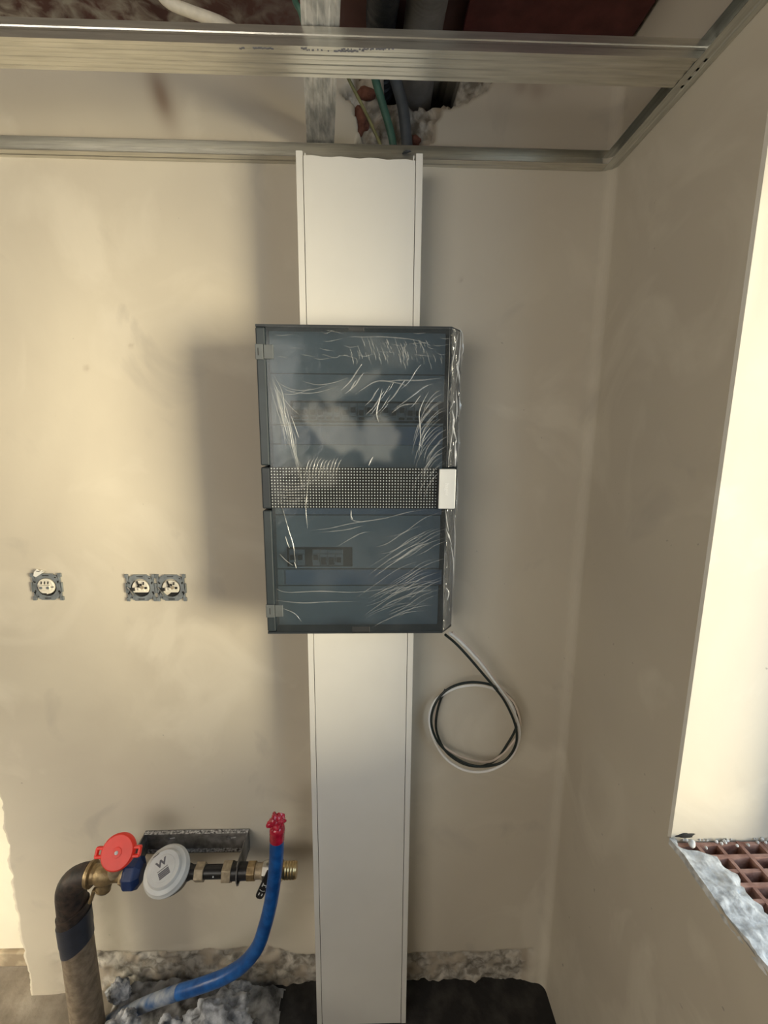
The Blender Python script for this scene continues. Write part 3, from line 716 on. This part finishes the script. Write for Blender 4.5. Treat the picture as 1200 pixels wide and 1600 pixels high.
for a, w in (([(703, 512), (702, 560), (700, 620), (699, 690), (698, 730)], .0010), ([(720, 512), (719, 540), (716, 575), (712, 600)], .0022), ([(716, 520), (709, 555), (704, 585)], .0018), ([(718, 560), (714, 572), (717, 585), (718, 600)], .0034),
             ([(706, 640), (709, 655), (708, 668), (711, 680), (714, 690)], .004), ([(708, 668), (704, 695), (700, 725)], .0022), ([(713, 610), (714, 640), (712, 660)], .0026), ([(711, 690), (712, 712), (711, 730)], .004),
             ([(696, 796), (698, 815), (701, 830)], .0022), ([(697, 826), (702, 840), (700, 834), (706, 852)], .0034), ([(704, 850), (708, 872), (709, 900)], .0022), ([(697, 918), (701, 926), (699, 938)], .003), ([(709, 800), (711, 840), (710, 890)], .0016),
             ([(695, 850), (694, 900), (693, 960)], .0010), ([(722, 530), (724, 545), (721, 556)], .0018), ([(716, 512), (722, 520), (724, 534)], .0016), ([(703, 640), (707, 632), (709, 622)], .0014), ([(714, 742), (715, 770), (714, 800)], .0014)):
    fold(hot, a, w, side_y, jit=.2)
stuff(soft.build('film_fold', M['crease'], board)); stuff(hot.build('film_fold_glint', M['crease_glint'], board))

# loose wires hanging from the bottom right corner
def zpt(l, y0, y1):
    n = len(l); return [at(640+a/6, 980+b/6, Y=y0+(y1-y0)*(i/(n-1))**.5) for i, (a, b) in enumerate(l)]
def wire(pts, r, m, label, y0, y1):
    mb = MB(); mb.tube(spline(zpt(pts, y0, y1), 8), r, 10); return tag(mb.build('wire', m, None, 70), label, 'wire', 'loose wires below the board')
wire([(375, 55), (440, 105), (545, 205), (680, 355), (790, 505), (875, 620), (955, 745), (1010, 880), (1030, 1000), (1000, 1130), (930, 1240), (800, 1325), (640, 1358), (480, 1325), (340, 1230), (245, 1090), (190, 930), (190, 800), (240, 690), (330, 620), (450, 565), (610, 543), (760, 568), (890, 640), (985, 760), (1022, 900)],
     .0037, M['wirewhite'], 'white wire coiled in a loop below the distribution board', -.094, -.010)
wire([(335, 70), (430, 150), (540, 265), (660, 405), (775, 540), (880, 675), (960, 830), (1000, 960), (1000, 1080), (950, 1190), (860, 1270), (700, 1305), (550, 1285), (400, 1205), (280, 1095), (215, 960), (205, 830), (250, 700), (340, 595), (460, 535), (600, 515), (760, 540), (900, 620), (990, 740), (1015, 860), (985, 975), (920, 1090), (820, 1232), (680, 1302), (510, 1282), (348, 1172), (262, 1010), (248, 870), (280, 710), (335, 585)],
     .0034, M['wireblack'], 'black wire coiled in a loop below the distribution board', -.100, -.016)
wire([(400, 48), (470, 110), (575, 210), (700, 350), (805, 500), (890, 610), (985, 720), (1035, 880), (1015, 1010), (960, 1090), (880, 1180), (760, 1258), (600, 1250), (440, 1192), (300, 1095), (236, 960), (240, 820), (280, 690), (310, 610)],
     .0030, M['wirepink'], 'cream wire coiled with the white and black ones below the board', -.088, -.008)

# ------------------------------------------------------------------ flush-mounted inserts
def ring_plate(mb, c, outer, rin, y0, y1, n=64):
    """plate with a round hole: outer outline (local x, z) sampled by angle"""
    def ray(t):
        dx, dz = math.cos(t), math.sin(t); best = 0
        for i in range(len(outer)):
            (ax, az), (bx, bz) = outer[i], outer[(i+1) % len(outer)]
            ex, ez = bx-ax, bz-az; den = dx*ez-dz*ex
            if abs(den) < 1e-9: continue
            s_ = (ax*ez-az*ex)/den; w = (ax*dz-az*dx)/den
            if s_ > 0 and -1e-6 <= w <= 1+1e-6: best = max(best, s_)
        return best
    angs = sorted(set([round(2*math.pi*k/n, 5) for k in range(n)]+[round(math.atan2(z, x) % (2*math.pi), 5) for x, z in outer])); m_ = len(angs); vs = []
    for y in (y0, y1):
        vs += [(c[0]+ray(t)*math.cos(t), y, c[1]+ray(t)*math.sin(t)) for t in angs]
        vs += [(c[0]+rin*math.cos(t), y, c[1]+rin*math.sin(t)) for t in angs]
    fs = []
    for k in range(m_):
        j = (k+1) % m_
        fs += [(k, j, m_+j, m_+k), (2*m_+k, 3*m_+k, 3*m_+j, 2*m_+j), (k, 2*m_+k, 2*m_+j, j), (m_+k, m_+j, 3*m_+j, 3*m_+k)]
    mb.add(vs, fs)
H = .0355
outline = [(H, -.012), (H-.002, .012), (.026, .030), (.018, .0335), (.017, H), (-.017, H), (-.018, .0335), (-.026, .030), (-H+.002, .012), (-H, -.012), (-.026, -.030), (-.018, -.0335), (-.017, -H), (.017, -H), (.018, -.0335), (.026, -.030)]
def insert_base(name, label, cat, c, group=None):
    e = thing(name, label, cat, (c.x, 0, c.z), group)
    mb = MB(); ring_plate(mb, (c.x, c.z), outline, .0245, -.0055, -.0015)
    for sx in (-1, 1):
        for sz in (-1, 1):
            mb.box(c.x+sx*.0345-.004, c.x+sx*.0345+.004, -.006, -.001, c.z+sz*.0315-.005, c.z+sz*.0315+.005)
            mb.box(c.x+sx*.0325-.0025, c.x+sx*.0325+.0025, -.0055, -.0015, c.z+sz*.021-.008, c.z+sz*.021+.008)
        mb.box(c.x+sx*.0375-.0012, c.x+sx*.0375+.0012, -.006, -.001, c.z-.014, c.z+.012)
    mb.build('mounting_plate', M['zinc'], e, bev=.0006)
    for x, z, w, h in ((0, .0305, .016, .0022), (0, -.0305, .016, .0022), (.0295, .013, .003, .006), (-.0295, -.012, .003, .006), (.0305, -.012, .005, .005), (-.0285, .013, .004, .004), (.024, .0255, .004, .0028), (-.024, -.0255, .004, .0028)):
        mb = MB(); mb.box(c.x+x-w/2, c.x+x+w/2, -.0058, -.0052, c.z+z-h/2, c.z+z+h/2); mb.build('screw_slot', M['dark'], e)
    mb = MB(); mb.lathe([(0, .0246), (.0006, .0246)], (c.x, -.0008, c.z), (0, -1, 0), 28); mb.build('box_recess', M['dark'], e)
    return e
sw = insert_base('switch_insert', 'light switch insert without its cover, alone at the left edge of the wall', 'switch', at(75.5, 916, Y=0))
c = sw.location
mb = MB(); mb.lathe([(0, .0215), (.006, .0215), (.0075, .020)], (c.x-.001, -.001, c.z+.002), (0, -1, 0), 20); body = mb.build('switch_body', M['cream'], sw, 40)
mb = MB(); mb.box(c.x-.014, c.x+.012, -.0125, -.0085, c.z-.006, c.z+.006); mb.box(c.x-.012, c.x+.010, -.0095, -.0085, c.z-.015, c.z-.008); mb.build('rocker_pivot', M['cream'], sw, bev=.0012)
for k in (-1, 0, 1):
    mb = MB(); mb.box(c.x-.0015+k*.0085-.0015, c.x-.0015+k*.0085+.0012, -.0092, -.0083, c.z+.0085, c.z+.016, Matrix.Rotation(.2, 3, 'Y')); mb.build('terminal_slot', M['dark'], sw)
for x, z, w, h in ((.0165, .001, .007, .0022), (-.006, -.018, .012, .004), (.009, -.0185, .006, .0025)):
    mb = MB(); mb.box(c.x+x-w/2, c.x+x+w/2, -.0092, -.0083, c.z+z-h/2, c.z+z+h/2); mb.build('terminal_slot', M['dark'], sw)
for x in (-.0085, .0085):
    mb = MB(); mb.cyl((c.x-.001+x, -.0125, c.z), (c.x-.001+x, -.0137, c.z), .0035, None, 12); mb.build('pivot_screw', M['zinc'], sw)
p = [at(a, b, Y=-.004) for a, b in ((54, 899), (55, 893), (59, 889), (66, 893), (72, 892), (64, 897), (58, 901))]
mb = MB(); mb.prism([(v.x, v.z) for v in p], 'Y', -.0085, -.0062)
mb.box(p[2].x-.001, p[2].x+.010, -.0085, -.0005, p[2].z-.006, p[2].z-.004); mb.build('torn_tape', M['paper'], sw)
for a, lab in ((221.5, 'left one of two bare socket inserts side by side, left of the board'), (268.5, 'right one of two bare socket inserts side by side, nearer the board')):
    e = insert_base('socket_insert', lab, 'socket', at(a, 917.5, Y=0), 'bare socket inserts on the wall'); c = e.location
    mb = MB(); pts = [(.0215*math.cos(t), .0215*math.sin(t)) for t in [math.pi*(-.19+1.38*k/22) for k in range(23)]]
    mb.prism([(c.x+x, c.z+z) for x, z in pts], 'Y', -.0075, -.001); mb.build('socket_body', M['cream'], e, bev=.0012)
    mb = MB(); mb.box(c.x-.013, c.x+.012, -.010, -.0074, c.z-.009, c.z+.003); mb.box(c.x-.004, c.x+.002, -.0125, -.0098, c.z-.005, c.z+.002); mb.build('contact_carrier', M['cream'], e, bev=.0015)
    for x, z, w, h, an in ((-.0045, .012, .0025, .015, -.25), (.010, .013, .0016, .008, .1), (-.004, .0045, .005, .003, 0), (.0025, .0095, .006, .0035, .6), (.015, .001, .005, .005, 0), (-.0195, -.003, .008, .008, 0), (.006, .002, .003, .006, .2)):
        mb = MB(); mb.box(c.x+x-w/2, c.x+x+w/2, -.0108, -.0072, c.z+z-h/2, c.z+z+h/2, Matrix.Rotation(an, 3, 'Y')); mb.build('contact_slot', M['dark'], e)
    mb = MB(); mb.cyl((c.x+.006, -.0075, c.z+.002), (c.x+.006, -.0118, c.z+.002), .0038, None, 12); mb.build('terminal_screw', M['brassgrey'], e, 40)
    mb = MB(); mb.cyl((c.x-.027, -.0078, c.z-.004), (c.x-.019, -.0078, c.z-.020), .0013, None, 8); mb.cyl((c.x-.0335, -.0078, c.z+.003), (c.x-.027, -.0078, c.z-.004), .0016, None, 8); mb.build('earth_strap', M['nickel'], e, 40)

# ------------------------------------------------------------------ water installation
AY, AZ = -.100, .562
def ax(px, dy=0): return at(px, 1372-.0195*(px-135)+dy, Y=AY).x
# standpipe
pipe = thing('standpipe', 'brown dusty insulated water standpipe rising from the floor at the left', 'pipe', (-.806, AY, 0))
pxx = at(121, 1471, Y=AY).x
mb = MB(); mb.cyl((pxx-.002, AY, 0), (pxx, AY, .40), .0405, .0385, 28); mb.build('pipe_shaft', M['pipe'], pipe, 40)
mb = MB()
for k, (z0, z1, r0) in enumerate(((.337, .385, .0408), (.372, .428, .0420), (.415, .455, .0400))):
    n = 28; vs = []; fs = []
    for h in (0, 1):
        for j in range(n):
            a = 2*math.pi*j/n; zz = (z0 if h == 0 else z1)+.020*math.cos(a)*(1 if h == 0 else .8)
            vs.append((pxx+r0*math.cos(a)*(1+.01*h), AY+r0*math.sin(a), zz))
    fs = [(j, (j+1) % n, n+(j+1) % n, n+j) for j in range(n)]+[tuple(range(n-1, -1, -1)), tuple(range(n, 2*n))]
    mb2 = MB(); mb2.add(vs, fs); mb2.build('tape_wrap', M['tape'] if k < 2 else M['wrap'], pipe, 40)
ex = ax(143)
el = spline([(pxx, AY, .42), (pxx, AY, .49), (pxx+.003, AY, .520), (pxx+.014, AY, .540), (pxx+.034, AY, AZ-.008), (ex, AY, AZ)], 8)
mb = MB(); m_ = len(el); mb.tube(el, [.0365-.0075*(i/(m_-1))**1.5 for i in range(m_)], 26); mb.build('elbow', M['wrap'], pipe, 60)

def rx(mb, px0, px1, r0, r1=None, n=24, phase=0): return mb.cyl((ax(px0), AY, AZ), (ax(px1), AY, AZ), r0, r1, n, phase)
# inlet valve with red cap
valve = thing('stop_valve', 'weathered brass stop valve with a bright red round cap above the standpipe elbow', 'valve', (ax(165), AY, AZ))
mb = MB(); x = ax(140); L = ax(206)-x
mb.lathe([(0, .030), (.006, .032), (.010, .032), (.013, .024), (.020, .022), (.030, .027), (.045, .029), (.058, .026), (.068, .020), (L-.018, .020), (L-.016, .029), (L, .029)], (x, AY, AZ), (1, 0, 0), 24)
mb.build('valve_body', M['brass'], valve, 50)
x2 = ax(203); mb = MB(); mb.lathe([(0, .030), (.014, .030)], (x2-.016, AY, AZ), (1, 0, 0), 6); mb.build('hex_nut', M['brass'], valve, bev=.001)
mb = MB(); p0 = at(166, 1374, Y=AY); p1 = at(157, 1400, Y=AY-.012)
mb.cyl(p0, p0.lerp(p1, .55), .019, .018, 20); mb.cyl(p0.lerp(p1, .55), p0.lerp(p1, .62), .0195, None, 20); mb.build('drain_leg', M['brass'], valve, 40)
mb = MB(); mb.cyl(p0.lerp(p1, .62), p0.lerp(p1, .68), .0180, None, 20); mb.build('drain_ring', M['nickel'], valve, 40)
mb = MB(); mb.box(ax(147)-.004, ax(147)+.004, AY-.02, AY-.008, AZ-.075, AZ-.03, Matrix.Rotation(.35, 3, 'Y')); mb.build('drain_lever', M['brass'], valve, bev=.002)
NC = Vector((.08, -.80, .60)).normalized(); cc = at(183, 1332, Y=-.152)
u_, v_, a_ = frame(NC); v0 = Vector((ax(180), AY, AZ)); su = cc-NC*.02
mb = MB(); mb.cyl(v0, su, .019, .017, 18); mb.cyl(v0.lerp(su, .5), v0.lerp(su, .62), .022, None, 18); mb.build('stem', M['brassgrey'], valve, 40)
mb = MB(); mb.lathe([(-.022, .033), (-.018, .0395), (-.004, .0405), (0, .0385), (.002, .0365), (.0025, 0.012), (.004, .0115), (.0045, .007)], cc, NC, 36)
cap = mb.build('red_cap', M['red'], valve, 40)
tdir = (Vector((1, 0, .0))-NC*NC.x).normalized(); sdir = NC.cross(tdir)
for s_ in (-1, 1):
    mb = MB(); b_ = cc-NC*.008+tdir*(s_*.0435)
    mb.obox(b_+sdir*.009, tdir, sdir, NC, .010, .0035, .007); mb.obox(b_-sdir*.009, tdir, sdir, NC, .010, .0035, .007); mb.obox(b_+tdir*(s_*.008), tdir, sdir, NC, .0035, .0105, .006)
    mb.build('cap_lug', M['red'], cap, bev=.002)
mb = MB(); mb.lathe([(0, .0045), (.002, .0042), (.003, .002)], cc+NC*.004, NC, 12); mb.build('cap_screw', M['white'], cap, 40)
# meter
meter = thing('water_meter', 'round white-lidded water meter with a dark blue collar, mounted between brass couplings', 'water meter', (ax(265), AY, AZ))
mb = MB(); mb.lathe([(0, .020), (.004, .034), (.010, .039), (.034, .039), (.040, .030), (.046, .022)], (ax(197), AY, AZ), (1, 0, 0), 8, True, .39); mb.build('blue_collar', M['navy'], meter, bev=.002)
NM = Vector((-.05, -.50, .86)).normalized(); m0 = Vector((ax(266), AY, AZ)); 
mb = MB(); mb.lathe([(-.045, .022), (-.036, .042), (-.012, .050), (.014, .053), (.016, .045)], m0, NM, 36)
mb.lathe([(0, .020), (.03, .023), (.052, .020), (.06, .0165), (ax(313)-m0.x-.002, .0165)], m0, (1, 0, 0), 20); mb.build('meter_body', M['black'], meter, 40)
mb = MB(); mb.lathe([(.012, .0530), (.016, .0575), (.024, .0585), (.027, .0565), (.030, .0555), (.036, .0535), (.038, .0505), (.040, .0440), (.048, .0415), (.0500, .0395), (.0495, .0300), (.0505, .0290), (.0505, .001)], m0, NM, 48)
lid = mb.build('meter_lid', M['white'], meter, 30)
lt = m0+NM*.0506
xm = (Vector((1, 0, 0))-NM*NM.x).normalized(); ym = NM.cross(xm)
d1 = (xm*.80+ym*.60).normalized(); d2 = NM.cross(d1)
text_mesh('printed_mark', 'W', .021, M['grey_print'], lt-xm*.008+ym*.010, d1, NM, lid, .0003, 1.15, .0009)
mb = MB(); o_ = lt+xm*.0045-ym*.0085
for k in range(5):
    mb.obox(o_+d2*(.0085-k*.0041-(.0012 if k else 0)), d1, d2, NM, .0135, .0009 if k == 0 else .0018, .0003)
stuff(mb.build('printed_lines', M['grey_print'], lid))
mb = MB(); mb.obox(lt-xm*.028+ym*.027-NM*.0006, d1, d2, NM, .0075, .0007, .0008); mb.build('lid_notch', M['dark'], lid)
mb = MB(); rx(mb, 307, 321, .0235, None, 6); mb.build('coupling_nut', M['brassgrey'], meter, bev=.0015)
mb = MB(); rx(mb, 320, 351, .0165); mb.build('connector', M['black'], meter, 40)
mb = MB(); mb.lathe([(0, .0022), (.002, .0015)], (ax(337), AY-.0165, AZ+.003), (0, -1, .2), 8); mb.build('paint_dot', M['white_print'], meter)
mb = MB(); rx(mb, 350, 364, .0275, None, 6, .2); mb.build('coupling_nut', M['brassgrey'], meter, bev=.0015)
mb = MB(); rx(mb, 363.5, 389, .0215, .0205); mb.build('connector', M['black'], meter, 40)
# ball valve
bv = thing('ball_valve', 'small brass ball valve with a black lever at the right end of the water meter', 'valve', (ax(430), AY, AZ))
mb = MB(); rx(mb, 388, 400, .0235, None, 8, .3); mb.build('coupling_nut', M['brass'], bv, bev=.0012)
mb = MB(); x = ax(399.5); mb.lathe([(0, .019), (.016, .0185), (.020, .021), (.024, .023)], (x, AY, AZ), (1, 0, 0), 20); mb.build('valve_neck', M['brassgrey'], bv, 40)
mb = MB(); mb.lathe([(0, .0245), (.016, .0245), (.022, .026), (.034, .024)], (ax(412), AY, AZ), (1, 0, 0), 8, True, .39); mb.build('valve_body', M['nickel'], bv, bev=.001)
mb = MB(); x = ax(434); e_ = ax(464)-x
mb.lathe([(0, .021), (.006, .0235), (.014, .0235), (.016, .020)]+[(.018+k*(e_-.022)/8, .0215 if k % 2 else .0200) for k in range(9)]+[(e_-.003, .0205), (e_, .019)], (x, AY, AZ), (1, 0, 0), 24); mb.build('threaded_end', M['brass_bright'], bv, 40)
mb = MB(); mb.cyl((ax(419), AY-.003, AZ+.024), (ax(419), AY-.006, AZ+.035), .0035, .003, 12); mb.build('bleed_screw', M['nickel'], bv, 40)
lev0, lev1 = at(421, 1366, Y=AY-.034), at(404, 1403, Y=AY-.038)
mb = MB(); mb.cyl((ax(422), AY, AZ-.004), (lev0.x, lev0.y+.001, lev0.z), .0075, None, 14); mb.build('lever_hub', M['nickel'], bv, 40)
ld = (lev1-lev0).normalized(); ln_ = Vector((0, -1, 0)); ln_ = (ln_-ld*ln_.dot(ld)).normalized(); lx = ld.cross(ln_)
def on_lever(s_, w): return lev0+ld*s_+lx*w
LL = (lev1-lev0).length
outl = [on_lever(-.008, -.010), on_lever(-.008, .010), on_lever(LL-.009, .0105), on_lever(LL-.003, .0085), on_lever(LL, .004), on_lever(LL, -.004), on_lever(LL-.003, -.0085), on_lever(LL-.009, -.0105)]
mb = MB(); n = len(outl); mb.add([p+ln_*.0030 for p in outl]+[p-ln_*.0030 for p in outl], [tuple(range(n)), tuple(range(2*n-1, n-1, -1))]+[(k, (k+1) % n, n+(k+1) % n, n+k) for k in range(n)])
lever = mb.build('lever', M['black'], bv, bev=.001)
lx2 = lx if lx.x > 0 else -lx
mb = MB(); o_ = lambda s_, w: on_lever(s_, 0)+lx2*w+ln_*.0031
dd = ld
mb.obox(o_(LL*.42, -.005), lx2, dd, ln_, .0011, .0055, .0003); mb.obox(o_(LL*.42, .005), lx2, dd, ln_, .0011, .0055, .0003); mb.obox(o_(LL*.42, 0), lx2, dd, ln_, .004, .0012, .0003)
mb.obox(o_(LL*.80, -.004), lx2, dd, ln_, .0013, .004, .0003); mb.obox(o_(LL*.80, .004), lx2, dd, ln_, .0013, .0035, .0003)
for k in range(7):
    t_ = -1+k/3; mb.obox(o_(LL*.66-.0022*t_*t_, .0062*t_), (lx2-dd*(.5*t_)).normalized(), (dd+lx2*(.5*t_)).normalized(), ln_, .0014, .0007, .0003)
mb.build('white_marking', M['white_print'], lever)
# steel bracket
bxl, bxr, bzt, bzb = at(228, 1300, Y=-.002).x, at(389, 1297, Y=-.002).x, at(300, 1297, Y=-.002).z, at(300, 1327, Y=-.002).z
br = thing('mounting_bracket', 'dusty grey steel channel bracket on the wall holding the water meter', 'bracket', ((bxl+bxr)/2, 0, bzt))
mb = MB(); mb.prism([(-.0005, bzt), (-.014, bzt), (-.014, bzt-.0025), (-.0035, bzt-.0025), (-.0035, bzb+.0025), (-.014, bzb+.0025), (-.014, bzb), (-.0005, bzb)], 'X', bxl, bxr); mb.build('channel', M['steel'], br)
for z in (bzt, bzb+.0032):
    mb = MB(); mb.box(bxl, bxr, -.0143, -.003, z-.0003, z+.0008); mb.build('dusty_lip', M['dustlip'], br)
for x, e in ((bxl, 1), (bxr, -1)):
    mb = MB(); x_in = x+e*.003
    mb.box(min(x, x_in), max(x, x_in), -.112 if e < 0 else -.118, -.0005, bzb+.001, bzt)
    if e < 0: mb.lathe([(0, .0275), (.0026, .0275)], (ax(373), AY, AZ), (1, 0, 0), 24); mb.box(ax(373), ax(373)+.0026, AY-.022, AY+.022, AZ, bzb+.012)
    mb.build('arm', M['steel'], br)
mb = MB(); p = at(382, 1340, Y=-.118); mb.cyl((bxr-.008, -.085, bzb+.010), (bxr+.004, -.085, bzb+.010), .006, None, 6); mb.cyl((bxr+.004, -.085, bzb+.010), (bxr+.007, -.085, bzb+.010), .0035, None, 12); mb.build('bolt', M['steel'], br, 40)
for px, py in ((262, 1311), (357, 1310)):
    p = at(px, py, Y=-.004); mb = MB(); mb.cyl((p.x, -.003, p.z), (p.x, -.0075, p.z), .008, .0065, 6); mb.build('bolt', M['steel'], br)
    mb = MB(); mb.obox((p.x+.012, -.0038, p.z+.002), (1, 0, .2), (-.2, 0, 1), (0, 1, 0), .009, .0015, .0006); mb.build('paint_smear', M['dustwhite'], br)

# blue pipe with red tape cap
bp_ = thing('blue_pipe', 'bright blue plastic water pipe curving up from the rubble, capped with red tape', 'pipe', (-.67, -.12, .1))
path = spline([at(a, b, Y=y) for a, b, y in ((118, 1632, -.028), (160, 1603, -.055), (210, 1577, -.09), (262, 1556, -.120), (310, 1541, -.142), (350, 1526, -.148), (380, 1507, -.152), (402, 1480, -.152), (414, 1447, -.152), (424, 1405, -.152), (431, 1350, -.152), (433, 1305, -.152))], 8)
cut = 27
mb = MB(); mb.tube(path[cut:], .0178, 20); mb.build('pipe_shaft', M['bluepipe'], bp_, 60)
mb = MB(); mb.tube(path[:cut+1], .0180, 20); mb.build('dusty_end', M['dustblue'], bp_, 60)
top = path[-1]; up_ = (path[-1]-path[-4]).normalized()
mb = MB(); pts = [top-up_*.012+up_*(.046*k/12) for k in range(13)]; mb.tube(pts, [.0186, .0187, .0186, .0184, .0186, .019, .0185, .0195, .019, .0185, .017, .0135, .006], 20)
cap_ = mb.build('tape_cap', M['redtape'], bp_, 60)
lumpy('tape_bunch', top+up_*.040+Vector((-.003, 0, 0)), (.019, .017, .019), M['redtape'], 3.3, cap_, .55, 4)

# rubble around the foot of the pipes
def heap():
    xs = np.arange(-.80, -.255, .005); ys = np.arange(-.42, .004, .005)
    X, Y = np.meshgrid(xs, ys, indexing='ij')
    env = sstep(-.80, -.74, X)*sstep(-.255, -.34, X)*sstep(-.42, -.25, Y)
    Hh = env*(.020+.018*sstep(-.2, -.02, Y)*sstep(-.30, -.5, X)+.035*(fbm(X*9, Y*9, 141)-.5)+.035*np.abs(fbm(X*22, Y*22, 145)-.5)+.02*(fbm(X*55, Y*55, 149)-.5))
    Hh = np.where(env > .02, np.maximum(Hh, .001), .0005)
    Hh = np.minimum(Hh, .20)
    V = np.stack([X, np.minimum(Y, -.001+0*Y), Hh], -1); n, m_ = X.shape; idx = np.arange(n*m_).reshape(n, m_)
    fs = np.stack([idx[:-1, :-1], idx[1:, :-1], idx[1:, 1:], idx[:-1, 1:]], -1).reshape(-1, 4)
    keep = (env > .05+.25*fbm(X*30, Y*30, 155)*sstep(-.42, -.30, X))[:-1, :-1].reshape(-1); fs = fs[keep]
    me = bpy.data.meshes.new('rubble_heap'); me.from_pydata(V.reshape(-1, 3).tolist(), [], fs.tolist()); me.materials.append(M['rubble'])
    return tag(link('rubble_heap', me, None, 60), 'grey plaster rubble heaped on the floor along the foot of the wall', 'rubble', None, 'stuff')
heap()
for i, (a, b, y, r, lab) in enumerate(((338, 1606, -.17, (.085, .06, .050), 'large pale plaster lump on the rubble below the blue pipe, beside the dark floor'),
                                (262, 1622, -.18, (.05, .045, .032), 'pale plaster lump in the middle of the rubble below the blue pipe'),
                                (190, 1612, -.16, (.040, .04, .032), 'pale plaster lump on the rubble beside the brown standpipe'),
                                (186, 1548, -.030, (.030, .022, .030), 'pale mortar chunk against the wall foot behind the standpipe'),
                                (372, 1548, -.030, (.035, .02, .022), 'grey mortar chunk against the wall foot behind the bend of the blue pipe'))):
    p = at(a, b, Y=y)
    tag(lumpy('plaster_lump', (p.x, p.y, p.z), r, M['lump'], i*2.3+1, None, .45, 5), lab, 'rubble', 'plaster lumps in the rubble')
